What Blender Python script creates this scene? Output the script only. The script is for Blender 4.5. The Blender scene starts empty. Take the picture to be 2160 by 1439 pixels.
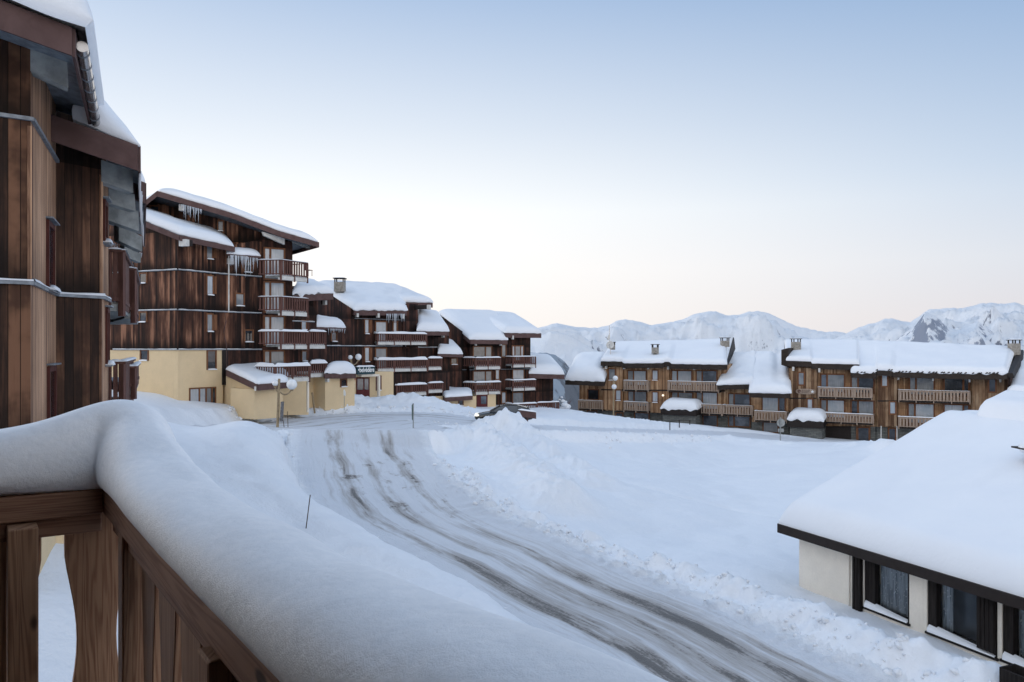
import bpy, math, random
import numpy as np
from mathutils import Vector, noise as mnoise
random.seed(7)
R = math.radians
sc = bpy.context.scene
COL = sc.collection
# ------------------------------------------------------------------ camera, world, sun, exposure
CZ, FP, HY, CX = 10.0, 1660.0, 735.0, 1080.0
cam = bpy.data.cameras.new('camera')
cam.sensor_width = 36; cam.lens = FP / 2160 * 36; cam.shift_y = 15.5 / 2160
cam.clip_start = 0.05; cam.clip_end = 60000
camo = bpy.data.objects.new('camera', cam); COL.objects.link(camo)
camo.location = (0, 0, CZ); camo.rotation_euler = (R(90), 0, 0)
sc.camera = camo

w = bpy.data.worlds.new('World'); sc.world = w; w.use_nodes = True
nt = w.node_tree; nt.nodes.clear()
def wn(t, **k):
    n = nt.nodes.new(t)
    for a, b in k.items(): setattr(n, a, b)
    return n
SUN_AZ, SUN_EL = -64, 8.0           # degrees left of the view axis, degrees up
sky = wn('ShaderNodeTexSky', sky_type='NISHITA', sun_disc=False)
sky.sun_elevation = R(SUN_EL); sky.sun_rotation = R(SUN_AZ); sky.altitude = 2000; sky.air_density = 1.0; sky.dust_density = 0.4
tc = wn('ShaderNodeTexCoord'); sep = wn('ShaderNodeSeparateXYZ'); nt.links.new(tc.outputs['Generated'], sep.inputs[0])
def ramp(stops, interp='EASE'):
    r = wn('ShaderNodeValToRGB'); cr = r.color_ramp; cr.interpolation = interp
    cr.elements[0].position, cr.elements[0].color = stops[0][0], (*stops[0][1], 1)
    cr.elements[1].position, cr.elements[1].color = stops[-1][0], (*stops[-1][1], 1)
    for p, c in stops[1:-1]:
        e = cr.elements.new(p); e.color = (*c, 1)
    return r
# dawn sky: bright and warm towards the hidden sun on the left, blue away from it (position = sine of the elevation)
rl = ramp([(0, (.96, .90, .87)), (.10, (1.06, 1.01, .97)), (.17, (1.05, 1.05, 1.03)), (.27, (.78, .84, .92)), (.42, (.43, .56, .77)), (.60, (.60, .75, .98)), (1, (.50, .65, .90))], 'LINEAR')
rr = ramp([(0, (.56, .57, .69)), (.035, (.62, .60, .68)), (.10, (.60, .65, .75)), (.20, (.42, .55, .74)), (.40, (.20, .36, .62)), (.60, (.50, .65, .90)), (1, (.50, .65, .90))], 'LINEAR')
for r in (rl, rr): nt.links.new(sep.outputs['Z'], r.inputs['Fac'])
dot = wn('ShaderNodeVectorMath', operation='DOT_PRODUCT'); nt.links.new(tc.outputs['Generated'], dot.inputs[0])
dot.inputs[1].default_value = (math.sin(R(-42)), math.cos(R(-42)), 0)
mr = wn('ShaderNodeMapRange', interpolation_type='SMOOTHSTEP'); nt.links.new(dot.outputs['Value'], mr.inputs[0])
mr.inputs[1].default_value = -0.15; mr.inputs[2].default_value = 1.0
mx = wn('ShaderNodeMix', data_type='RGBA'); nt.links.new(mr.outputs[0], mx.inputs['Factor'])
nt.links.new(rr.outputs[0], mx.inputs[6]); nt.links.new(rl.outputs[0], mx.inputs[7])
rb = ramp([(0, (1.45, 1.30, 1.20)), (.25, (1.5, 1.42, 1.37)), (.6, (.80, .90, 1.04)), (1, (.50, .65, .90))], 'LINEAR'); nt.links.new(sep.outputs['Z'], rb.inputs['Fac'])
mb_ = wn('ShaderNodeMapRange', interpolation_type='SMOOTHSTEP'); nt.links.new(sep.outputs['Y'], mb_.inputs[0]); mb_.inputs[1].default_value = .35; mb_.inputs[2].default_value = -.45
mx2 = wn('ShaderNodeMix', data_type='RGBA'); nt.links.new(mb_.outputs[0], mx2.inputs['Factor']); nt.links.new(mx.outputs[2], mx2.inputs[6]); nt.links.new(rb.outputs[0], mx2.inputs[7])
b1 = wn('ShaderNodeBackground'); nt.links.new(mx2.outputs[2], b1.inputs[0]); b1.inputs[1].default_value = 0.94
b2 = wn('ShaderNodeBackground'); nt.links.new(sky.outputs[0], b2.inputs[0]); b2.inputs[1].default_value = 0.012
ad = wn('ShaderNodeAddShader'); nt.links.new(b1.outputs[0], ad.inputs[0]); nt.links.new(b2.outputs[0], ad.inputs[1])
# twilight glow near the hidden sun, added left of the frame for directional light
gd_ = wn('ShaderNodeVectorMath', operation='DOT_PRODUCT'); nt.links.new(tc.outputs['Generated'], gd_.inputs[0])
gd_.inputs[1].default_value = (math.sin(R(-74)) * math.cos(R(16)), math.cos(R(-74)) * math.cos(R(16)), math.sin(R(16)))
gc = wn('ShaderNodeMath', operation='MAXIMUM'); nt.links.new(gd_.outputs['Value'], gc.inputs[0]); gc.inputs[1].default_value = 0
gp = wn('ShaderNodeMath', operation='POWER'); nt.links.new(gc.outputs[0], gp.inputs[0]); gp.inputs[1].default_value = 16
gs = wn('ShaderNodeMath', operation='MULTIPLY'); nt.links.new(gp.outputs[0], gs.inputs[0]); gs.inputs[1].default_value = 2.1
b3 = wn('ShaderNodeBackground'); b3.inputs[0].default_value = (1, .90, .80, 1); nt.links.new(gs.outputs[0], b3.inputs[1])
ad2 = wn('ShaderNodeAddShader'); nt.links.new(ad.outputs[0], ad2.inputs[0]); nt.links.new(b3.outputs[0], ad2.inputs[1])
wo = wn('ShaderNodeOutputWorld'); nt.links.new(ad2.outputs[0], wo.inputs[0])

sl = bpy.data.lights.new('sun', 'SUN'); sl.energy = 2.0; sl.angle = R(8); sl.color = (1, .86, .76)
so = bpy.data.objects.new('sun', sl); COL.objects.link(so)
sd = Vector((math.sin(R(SUN_AZ)) * math.cos(R(SUN_EL)), math.cos(R(SUN_AZ)) * math.cos(R(SUN_EL)), math.sin(R(SUN_EL))))
so.rotation_euler = sd.to_track_quat('Z', 'Y').to_euler()
so.location = (-60, 40, 60)
sc.view_settings.view_transform = 'Standard'; sc.view_settings.look = 'None'
sc.view_settings.exposure = 0.08; sc.view_settings.gamma = 1

# ------------------------------------------------------------------ helpers
def P(px, py, D):
    return Vector(((px - CX) / FP * D, D, CZ - (py - HY) / FP * D))
def PX(px, D):
    return Vector(((px - CX) / FP * D, D))
class MB:
    def __init__(s): s.v = []; s.f = []
    def face(s, pts):
        i = len(s.v); s.v += [tuple(p) for p in pts]; s.f.append(tuple(range(i, i + len(pts))))
    def grid(s, rows):
        i = len(s.v); n = len(rows[0])
        for r in rows: s.v += [tuple(p) for p in r]
        for a in range(len(rows) - 1):
            for b in range(n - 1):
                s.f.append((i + a * n + b, i + a * n + b + 1, i + (a + 1) * n + b + 1, i + (a + 1) * n + b))
    def prism(s, poly, ext):
        """poly: list of Vectors; ext: Vector"""
        n = len(poly); i = len(s.v)
        s.v += [tuple(p) for p in poly] + [tuple(Vector(p) + ext) for p in poly]
        s.f.append(tuple(range(i, i + n))); s.f.append(tuple(reversed(range(i + n, i + 2 * n))))
        for a in range(n):
            b = (a + 1) % n; s.f.append((i + b, i + a, i + n + a, i + n + b))
    def obox(s, o, a, b, c):
        o = Vector(o); s.prism([o, o + a, o + a + b, o + b], c)
    def bar(s, p0, p1, wd, ht, up=Vector((0, 0, 1))):
        p0 = Vector(p0); p1 = Vector(p1); d = (p1 - p0).normalized()
        sd_ = d.cross(up)
        if sd_.length < 1e-4: sd_ = Vector((1, 0, 0))
        sd_.normalize(); u2 = sd_.cross(d).normalized()
        s.prism([p0 - sd_ * wd / 2 - u2 * ht / 2, p0 + sd_ * wd / 2 - u2 * ht / 2, p0 + sd_ * wd / 2 + u2 * ht / 2, p0 - sd_ * wd / 2 + u2 * ht / 2], p1 - p0)
    def tube(s, pts, rad, n=10, cap=True):
        pts = [Vector(p) for p in pts]; rows = []
        if not hasattr(rad, '__len__'): rad = [rad] * len(pts)
        for k, p in enumerate(pts):
            d = (pts[min(k + 1, len(pts) - 1)] - pts[max(k - 1, 0)]).normalized()
            x = d.cross(Vector((0, 0, 1)))
            if x.length < 1e-3: x = Vector((1, 0, 0))
            x.normalize(); y = d.cross(x).normalized()
            rows.append([p + (x * math.cos(t * 2 * math.pi / n) + y * math.sin(t * 2 * math.pi / n)) * rad[k] for t in range(n + 1)])
        s.grid(rows)
        if cap: s.face(rows[0][:-1][::-1]); s.face(rows[-1][:-1])
    def ball(s, c, r, n=16, sc_=(1, 1, 1)):
        c = Vector(c); rows = []
        for a in range(n // 2 + 1):
            t = math.pi * a / (n // 2)
            rows.append([c + Vector((math.sin(t) * math.cos(q * 2 * math.pi / n) * r * sc_[0], math.sin(t) * math.sin(q * 2 * math.pi / n) * r * sc_[1], math.cos(t) * r * sc_[2])) for q in range(n + 1)])
        s.grid(rows)
    def build(s, name, mat, parent=None, smooth=False, uv=None, merge=False):
        me = bpy.data.meshes.new(name); me.from_pydata(s.v, [], s.f); me.validate()
        if smooth: me.polygons.foreach_set('use_smooth', [True] * len(me.polygons))
        me.update()
        if merge:
            import bmesh
            bm = bmesh.new(); bm.from_mesh(me); bmesh.ops.remove_doubles(bm, verts=bm.verts, dist=1e-4); bmesh.ops.recalc_face_normals(bm, faces=bm.faces)
            bm.to_mesh(me); bm.free()
        ul = me.uv_layers.new(name='UVMap')
        if uv is None:
            for p in me.polygons:
                n = p.normal
                if abs(n.z) > .75:
                    for li in p.loop_indices:
                        c = me.vertices[me.loops[li].vertex_index].co; ul.data[li].uv = (c.x, c.y)
                else:
                    t = Vector((-n.y, n.x)).normalized()
                    if abs(t.x) < 1e-9 and abs(t.y) < 1e-9: t = Vector((1, 0))
                    if t.x < 0: t = -t
                    for li in p.loop_indices:
                        c = me.vertices[me.loops[li].vertex_index].co; ul.data[li].uv = (c.x * t.x + c.y * t.y, c.z)
        me.materials.append(mat)
        o = bpy.data.objects.new(name, me); COL.objects.link(o)
        if parent is not None:
            o.parent = parent
            off = Vector(parent.location); q = parent.parent
            while q is not None: off += Vector(q.location); q = q.parent
            o.location = -off
        return o
def tag(o, label=None, cat=None, group=None, kind=None):
    if label: o['label'] = label
    if cat: o['category'] = cat
    if group: o['group'] = group
    if kind: o['kind'] = kind
    return o
def thing(name, loc, label, cat, group=None):
    o = bpy.data.objects.new(name, None); COL.objects.link(o); o.location = loc; o.empty_display_size = .3
    return tag(o, label, cat, group)

# ------------------------------------------------------------------ materials
class M:
    def __init__(s, name):
        s.m = bpy.data.materials.new(name); s.m.use_nodes = True; s.t = s.m.node_tree; s.b = s.t.nodes['Principled BSDF']
        s.o = s.t.nodes['Material Output']
    def n(s, t, **k):
        n = s.t.nodes.new(t)
        for a, b in k.items(): setattr(n, a, b)
        return n
    def l(s, a, b): s.t.links.new(a, b)
    def math(s, op, a, b=None, clamp=False):
        n = s.n('ShaderNodeMath', operation=op, use_clamp=clamp)
        for i, x in enumerate((a, b)):
            if x is None: continue
            if isinstance(x, (int, float)): n.inputs[i].default_value = x
            else: s.l(x, n.inputs[i])
        return n.outputs[0]
    def noise(s, vec, scale, detail=4, rough=.55, dist=0):
        n = s.n('ShaderNodeTexNoise'); n.inputs['Scale'].default_value = scale; n.inputs['Detail'].default_value = detail
        n.inputs['Roughness'].default_value = rough; n.inputs['Distortion'].default_value = dist
        if vec is not None: s.l(vec, n.inputs['Vector'])
        return n.outputs[0]
    def mrange(s, x, a, b, c=0, d=1, smooth=True):
        n = s.n('ShaderNodeMapRange', interpolation_type='SMOOTHSTEP' if smooth else 'LINEAR'); s.l(x, n.inputs[0])
        for i, q in enumerate((a, b, c, d)): n.inputs[i + 1].default_value = q
        return n.outputs[0]
    def mix(s, f, a, b, mode='MIX'):
        n = s.n('ShaderNodeMix', data_type='RGBA', blend_type=mode)
        if isinstance(f, (int, float)): n.inputs[0].default_value = f
        else: s.l(f, n.inputs[0])
        for i, x in ((6, a), (7, b)):
            if isinstance(x, tuple): n.inputs[i].default_value = (*x, 1)
            else: s.l(x, n.inputs[i])
        return n.outputs[2]
    def mapping(s, vec, scale=(1, 1, 1), loc=(0, 0, 0), rot=(0, 0, 0)):
        n = s.n('ShaderNodeMapping'); s.l(vec, n.inputs[0]); n.inputs['Scale'].default_value = scale
        n.inputs['Location'].default_value = loc; n.inputs['Rotation'].default_value = rot
        return n.outputs[0]
    def pos(s): return s.n('ShaderNodeNewGeometry').outputs['Position']
    def uv(s): return s.n('ShaderNodeTexCoord').outputs['UV']
    def sep(s, v):
        n = s.n('ShaderNodeSeparateXYZ'); s.l(v, n.inputs[0]); return n.outputs
    def comb(s, x, y, z=0):
        n = s.n('ShaderNodeCombineXYZ')
        for i, q in enumerate((x, y, z)):
            if isinstance(q, (int, float)): n.inputs[i].default_value = q
            else: s.l(q, n.inputs[i])
        return n.outputs[0]
    def set(s, color=None, rough=None, spec=None, metal=None):
        if color is not None:
            if isinstance(color, tuple): s.b.inputs['Base Color'].default_value = (*color, 1)
            else: s.l(color, s.b.inputs['Base Color'])
        if rough is not None:
            if isinstance(rough, (int, float)): s.b.inputs['Roughness'].default_value = rough
            else: s.l(rough, s.b.inputs['Roughness'])
        if spec is not None: s.b.inputs['Specular IOR Level'].default_value = spec
        if metal is not None: s.b.inputs['Metallic'].default_value = metal
        return s
    def bump(s, h, strength=.3, dist=.05):
        n = s.n('ShaderNodeBump'); n.inputs['Strength'].default_value = strength; n.inputs['Distance'].default_value = dist
        s.l(h, n.inputs['Height']); s.l(n.outputs[0], s.b.inputs['Normal']); return s

SNOWC = (.84, .87, .91)
def snow_mat(name, lumps=1.0, fine=1.0, base=SNOWC):
    m = M(name); p = m.pos()
    a = m.noise(p, 1.1, 5, .55); b = m.noise(p, 9, 4, .6); c = m.noise(p, 60, 2)
    h = m.math('ADD', m.math('MULTIPLY', a, .55 * lumps), m.math('ADD', m.math('MULTIPLY', b, .10 * fine), m.math('MULTIPLY', c, .012 * fine)))
    tone = m.mrange(m.noise(p, .35, 3), .3, .7)
    m.set(m.mix(tone, (base[0] * .965, base[1] * .97, base[2] * .98), base), .65, .25)
    m.bump(h, .55, .25)
    return m.m
snowM = snow_mat('roof snow', .5, .5)
groundM = snow_mat('ground snow', 1.3, 1.7)

def rail_snow():
    m = M('rail snow'); p = m.pos()
    a = m.noise(p, 9, 4, .55); b = m.noise(p, 70, 3, .6); c = m.noise(p, 420, 2, .5)
    h = m.math('ADD', m.math('MULTIPLY', a, .5), m.math('ADD', m.math('MULTIPLY', b, .12), m.math('MULTIPLY', c, .06)))
    m.set(m.mix(m.mrange(m.noise(p, 30, 4, .65), .35, .7), (.84, .86, .89), (.90, .91, .93)), .6, .3)
    m.bump(h, .42, .03); return m.m
railsnowM = rail_snow()

def wood_mat(name, light, mid, dark, pw=.13, z0=0., H=2.65, stain=.8, amount=.5, rough=.75, vs=.25):
    m = M(name); uv = m.uv(); s_ = m.sep(uv); u, v = s_[0], s_[1]
    k = m.math('DIVIDE', u, pw); fl = m.math('FLOOR', k); fr = m.math('FRACT', k)
    wn_ = m.n('ShaderNodeTexWhiteNoise', noise_dimensions='1D'); m.l(fl, wn_.inputs['W'])
    rnd = wn_.outputs['Value']
    # each plank slides its own stretch of grain
    vv = m.math('ADD', v, m.math('MULTIPLY', rnd, 37.))
    g = m.noise(m.comb(m.math('MULTIPLY', u, 14.), m.math('MULTIPLY', vv, .9)), 1., 5, .65, .3)
    blot = m.noise(m.comb(m.math('MULTIPLY', u, .9), m.math('MULTIPLY', v, vs * 1.6)), 1., 4, .6)
    pl = m.noise(m.comb(m.math('MULTIPLY', fl, 3.7), m.math('MULTIPLY', vv, .35)), 1., 3, .5)
    f = m.math('ADD', m.math('MULTIPLY', rnd, .42), m.math('ADD', m.math('MULTIPLY', pl, .55), m.math('MULTIPLY', g, .55)))
    f = m.mrange(f, .45, .98)
    f = m.math('MULTIPLY', f, m.mrange(blot, .36, .62, 1 - amount, 1.))
    c = m.mix(m.mrange(f, 0, .5), dark, mid); c = m.mix(m.mrange(f, .45, 1.), c, light)
    # weather stain collecting above every flashing
    z = m.sep(m.pos())[2]
    zf = m.math('FRACT', m.math('DIVIDE', m.math('SUBTRACT', z, z0), H))
    zz = m.math('ADD', zf, m.math('MULTIPLY', m.math('SUBTRACT', m.noise(m.comb(m.math('MULTIPLY', u, 3.), m.math('MULTIPLY', v, .3)), 1., 3), .5), .45))
    st = m.mrange(zz, .02, .34, stain, 0.)
    c = m.mix(st, c, tuple(x * .35 for x in dark))
    gap = m.math('LESS_THAN', fr, .07)
    c = m.mix(m.math('MULTIPLY', gap, .9), c, tuple(x * .3 for x in dark))
    m.set(c, rough, .25); m.bump(m.math('ADD', m.math('MULTIPLY', g, .25), m.math('SUBTRACT', 1., gap)), .5, .012)
    return m.m
def plain_wood(name, c1, c2, sc_=(18, 1.2), rough=.7):
    m = M(name); uv = m.uv()
    g = m.noise(m.mapping(uv, (sc_[0], sc_[1], 1)), 1., 5, .6, .5)
    m.set(m.mix(m.mrange(g, .3, .7), c1, c2), rough, .25); m.bump(g, .3, .01); return m.m
def flat_mat(name, c, rough=.6, var=.12, sc_=3., spec=.3, metal=0., bump=0.):
    m = M(name); g = m.noise(m.pos(), sc_, 5, .6)
    m.set(m.mix(m.mrange(g, .3, .7), tuple(x * (1 - var) for x in c), tuple(min(1, x * (1 + var)) for x in c)), rough, spec, metal)
    if bump: m.bump(m.noise(m.pos(), sc_ * 14, 3), bump, .02)
    return m.m
def plaster_mat(name, c):
    m = M(name); p = m.pos()
    g = m.noise(p, .8, 5, .6); d = m.noise(m.mapping(p, (3, 3, .25)), 1., 4)
    col = m.mix(m.mrange(g, .3, .75), tuple(x * .9 for x in c), c)
    col = m.mix(m.mrange(d, .55, .8, 0, .35), col, tuple(x * .72 for x in c))
    col = m.mix(m.mrange(m.noise(p, 14, 4, .7), .35, .7, 0, .3), col, tuple(x * .8 for x in c))
    m.set(col, .9, .15); m.bump(m.noise(p, 30, 4, .7), .5, .02); return m.m
def curtain_mat(name, base, glassy=.35, folds=26., tint=(.30, .38, .45), patt=False):
    """window pane with a net curtain close behind it"""
    m = M(name); uv = m.uv(); s_ = m.sep(uv)
    f = m.noise(m.comb(m.math('MULTIPLY', s_[0], folds), m.math('MULTIPLY', s_[1], .6)), 1., 2, .5)
    big = m.noise(uv, .9, 2)
    c = m.mix(m.mrange(f, .3, .7, .15, .85), tuple(x * .62 for x in base), base)
    c = m.mix(m.mrange(big, .45, .62, 0., .55), c, tint)
    if patt:
        v = m.n('ShaderNodeTexVoronoi'); v.inputs['Scale'].default_value = 9.; m.l(m.mapping(uv, (1, 1, 1)), v.inputs['Vector'])
        c = m.mix(m.mrange(v.outputs['Distance'], .1, .35, .6, 0.), c, tuple(min(1, x * 2.1) for x in base))
    m.set(c, .35, .5); m.b.inputs['Coat Weight'].default_value = 1.; m.b.inputs['Coat Roughness'].default_value = .02
    return m.m
def glass_mat(name, c=(.03, .035, .045)):
    m = M(name); g = m.noise(m.uv(), .7, 3)
    m.set(m.mix(m.mrange(g, .4, .65), c, tuple(x * 2.2 for x in c)), .06, .8); m.b.inputs['Coat Weight'].default_value = .6
    m.b.inputs['Coat Roughness'].default_value = .03; return m.m
def stone_mat(name, c=(.13, .14, .14)):
    m = M(name); uv = m.uv()
    br = m.n('ShaderNodeTexBrick'); m.l(m.mapping(uv, (1, 1, 1)), br.inputs['Vector'])
    br.inputs['Scale'].default_value = 1.; br.inputs['Brick Width'].default_value = .55; br.inputs['Row Height'].default_value = .17
    br.inputs['Mortar Size'].default_value = .02; br.inputs['Mortar Smooth'].default_value = .6
    br.inputs['Color1'].default_value = (*c, 1); br.inputs['Color2'].default_value = (c[0] * 1.9, c[1] * 1.8, c[2] * 1.7, 1)
    br.inputs['Mortar'].default_value = (c[0] * .5, c[1] * .5, c[2] * .5, 1)
    g = m.noise(m.pos(), 5, 5, .65)
    m.set(m.mix(m.mrange(g, .3, .7, .1, .6), br.outputs['Color'], (c[0] * 1.2, c[1] * 1.2, c[2] * 1.15)), .9, .2)
    m.bump(m.math('ADD', m.math('MULTIPLY', br.outputs['Fac'], -1.), g), .6, .04); return m.m

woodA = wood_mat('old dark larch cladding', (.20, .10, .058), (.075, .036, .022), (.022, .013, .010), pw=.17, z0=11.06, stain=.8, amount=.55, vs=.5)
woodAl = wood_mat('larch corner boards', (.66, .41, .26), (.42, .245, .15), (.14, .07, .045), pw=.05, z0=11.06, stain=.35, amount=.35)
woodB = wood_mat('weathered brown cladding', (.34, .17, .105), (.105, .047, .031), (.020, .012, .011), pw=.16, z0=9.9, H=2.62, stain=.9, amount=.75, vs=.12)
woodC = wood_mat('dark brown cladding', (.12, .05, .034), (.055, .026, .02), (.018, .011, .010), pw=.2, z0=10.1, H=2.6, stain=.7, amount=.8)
woodD = wood_mat('honey larch cladding', (.60, .40, .245), (.40, .235, .13), (.20, .11, .06), pw=.16, z0=3.7, H=2.6, stain=.2, amount=.4)
brownM = plain_wood('brown painted fascia', (.10, .060, .058), (.14, .086, .082), (2, 2))
darkM = flat_mat('black brown fascia', (.028, .022, .021), .6)
redwoodM = plain_wood('red stained railing wood', (.105, .050, .042), (.17, .085, .07), (10, 1.5))
palewoodM = plain_wood('grey larch balustrade', (.30, .225, .175), (.42, .33, .265), (8, 1.2))
framewoodM = plain_wood('window frame wood', (.15, .065, .035), (.24, .11, .055), (6, 1.5))
slatbackM = flat_mat('slat shade', (.05, .033, .028))
yellowM = plaster_mat('yellow roughcast plaster', (.80, .63, .40))
creamM = plaster_mat('cream roughcast plaster', (.88, .82, .72))
concreteM = flat_mat('grey concrete', (.30, .32, .32), .85, .3, 2.2, .2, bump=.3)
whiteM = flat_mat('white painted concrete', (.62, .62, .60), .8, .1)
flashM = flat_mat('zinc flashing', (.22, .25, .29), .5, .3, 6., .5, .3)
steelM = flat_mat('stainless gutter', (.5, .48, .47), .25, .1, 3., .5, .9)
curtA = curtain_mat('white curtain behind glass', (.55, .60, .66))
curtB = curtain_mat('grey curtain behind glass', (.30, .33, .36), tint=(.12, .15, .19))
curtP = curtain_mat('patterned net curtain behind glass', (.60, .64, .68), folds=14., tint=(.05, .06, .07), patt=True)
glassD = glass_mat('dark window glass'); glassB = glass_mat('blue grey window glass', (.07, .085, .11))
stoneM = stone_mat('dark stone masonry')
chimM = flat_mat('chimney render', (.33, .31, .28), .9, .25, 5., bump=.4)
def ice():
    m = M('icicle ice'); m.set((.70, .76, .84), .18, .5); m.b.inputs['Alpha'].default_value = .72; return m.m
iceM = ice()

# ------------------------------------------------------------------ facade helper
class Fac:
    def __init__(s, a, b):
        s.a = Vector(a); s.b = Vector(b); s.u = (s.b - s.a).normalized(); n = Vector((s.u.y, -s.u.x))
        if n.dot(-s.a) < 0: n = -n
        s.n = n; s.L = (s.b - s.a).length
        s.n3 = Vector((n.x, n.y, 0)); s.u3 = Vector((s.u.x, s.u.y, 0))
    def off(s, d): return Fac(s.a + s.n * d, s.b + s.n * d)
    def hit(s, px, py):
        d = Vector(((px - CX) / FP, 1.)); t = s.a.dot(s.n) / d.dot(s.n); p = d * t
        return (p - s.a).dot(s.u), CZ - (py - HY) / FP * t
    def pt(s, q, z, o=0.):
        p = s.a + s.u * q + s.n * o; return Vector((p.x, p.y, z))
    def box(s, mb, s0, s1, z0, z1, o0, o1):
        mb.prism([s.pt(s0, z0, o1), s.pt(s1, z0, o1), s.pt(s1, z1, o1), s.pt(s0, z1, o1)], s.n3 * (o0 - o1))
    def rect(s, x0, y0, x1, y1):
        xm = (x0 + x1) / 2
        return s.hit(x0, y0)[0], s.hit(x1, y0)[0], s.hit(xm, y1)[1], s.hit(xm, y0)[1]
    def poly(s, mb, pts, depth=.3, o=0.):
        q = [s.pt(*s.hit(x, y), o) for x, y in pts]; mb.prism(q, -s.n3 * depth)
def fpx(x0, D0, x1, D1): return Fac(PX(x0, D0), PX(x1, D1))

def wall(par, F, pts, mat, depth=6., name='wall', o=0.):
    mb = MB(); F.poly(mb, pts, depth, o); return mb.build(name, mat, par)
def band(par, F, s0, s1, z, snow=True, o=.06):
    mb = MB(); F.box(mb, s0, s1, z - .03, z + .03, .0, o); ob = mb.build('flashing', flashM, par)
    if snow:
        mb = MB(); n = max(2, int((s1 - s0) / .25)); rows = []
        for i in range(n + 1):
            q = s0 + (s1 - s0) * i / n; h = .02 + .035 * max(0, mnoise.noise(Vector((q * 1.7, z * 3.1, F.a.x))) + .4)
            rows.append([F.pt(q, z + .028, o + .012), F.pt(q, z + .03 + h, o - .005), F.pt(q, z + .03 + h, 0)])
        mb.grid(rows); mb.build('snow', snowM, ob, True)
    return ob

def window(par, F, x0, y0, x1, y1, panes=(1.,), pane=None, fr=.07, frame=None, sill=True, proud=.05, mats=None, name='window'):
    s0, s1, z0, z1 = F.rect(x0, y0, x1, y1)
    mb = MB(); f = frame or framewoodM
    F.box(mb, s0 - fr, s0, z0, z1, 0, proud); F.box(mb, s1, s1 + fr, z0, z1, 0, proud)
    F.box(mb, s0 - fr, s1 + fr, z1, z1 + fr, 0, proud + .004); F.box(mb, s0 - fr, s1 + fr, z0 - fr, z0, 0, proud + .004)
    tot = sum(panes); q = s0; spans = []
    for i, p_ in enumerate(panes):
        q2 = q + (s1 - s0) * p_ / tot; spans.append((q, q2))
        if i < len(panes) - 1: F.box(mb, q2 - fr * .6, q2 + fr * .6, z0, z1, 0, proud + .002)
        q = q2
    ob = mb.build(name, f, par)
    for i, (a, b) in enumerate(spans):
        m2 = MB(); F.box(m2, a, b, z0, z1, -.02, .012 + .001 * i)
        mt = mats[i] if mats else (pane or curtA)
        m2.build('pane', mt, ob)
    if sill:
        m3 = MB(); n = 6; rows = []
        for i in range(n + 1):
            t = i / n; q = s0 - .06 + (s1 - s0 + .12) * t; h = .09 * (math.sin(math.pi * (.12 + .76 * t)) ** .5)
            rows.append([F.pt(q, z0 - fr - .01, proud + .11), F.pt(q, z0 - fr + h * .7, proud + .10), F.pt(q, z0 - fr + h, proud + .05), F.pt(q, z0 - fr + h, proud)])
        m3.grid(rows); m3.face([r[0] for r in rows] + [F.pt(s1 + .06, z0 - fr, 0), F.pt(s0 - .06, z0 - fr, 0)])
        m3.build('sill_snow', snowM, ob, False)
    return ob

def slats(mb, p0, p1, z0, z1, pitch=.15, sw=.085, th=.025):
    d = Vector(p1) - Vector(p0); L = d.length; n = max(1, int(L / pitch)); u = d / L; nn = Vector((u.y, -u.x))
    u3 = Vector((u.x, u.y, 0)); n3 = Vector((nn.x, nn.y, 0))
    for i in range(n):
        q = (i + .5) / n * L - sw / 2; o = Vector((p0[0] + u.x * q, p0[1] + u.y * q, z0)) - n3 * th / 2
        mb.prism([o, o + u3 * sw, o + u3 * sw + n3 * th, o + n3 * th], Vector((0, 0, z1 - z0)))
def puff_line(mb, p0, p1, z0a, z0b, wd, h, seed=0.):
    """soft snow lying along a rail from p0 to p1 (plan), base height z"""
    p0 = Vector(p0[:2]); p1 = Vector(p1[:2]); d = p1 - p0; L = d.length; u = d / L; nn = Vector((u.y, -u.x)); n = max(3, int(L / .22)); rows = []
    for i in range(n + 1):
        t = i / n; e = min(1, min(t, 1 - t) * L / .12 + .35); c = p0 + d * t; zb = z0a + (z0b - z0a) * t
        hh = h * e * (1 + .35 * mnoise.noise(Vector((t * L * .9 + seed, seed * 3.3, 0))))
        r = []
        for k in range(7):
            a = math.pi * k / 6; r.append(Vector((c.x + nn.x * math.cos(a) * wd * .5, c.y + nn.y * math.cos(a) * wd * .5, zb + math.sin(a) ** .6 * hh)))
        rows.append(r)
    mb.grid(rows); mb.face(rows[0]); mb.face(rows[-1][::-1])

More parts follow.
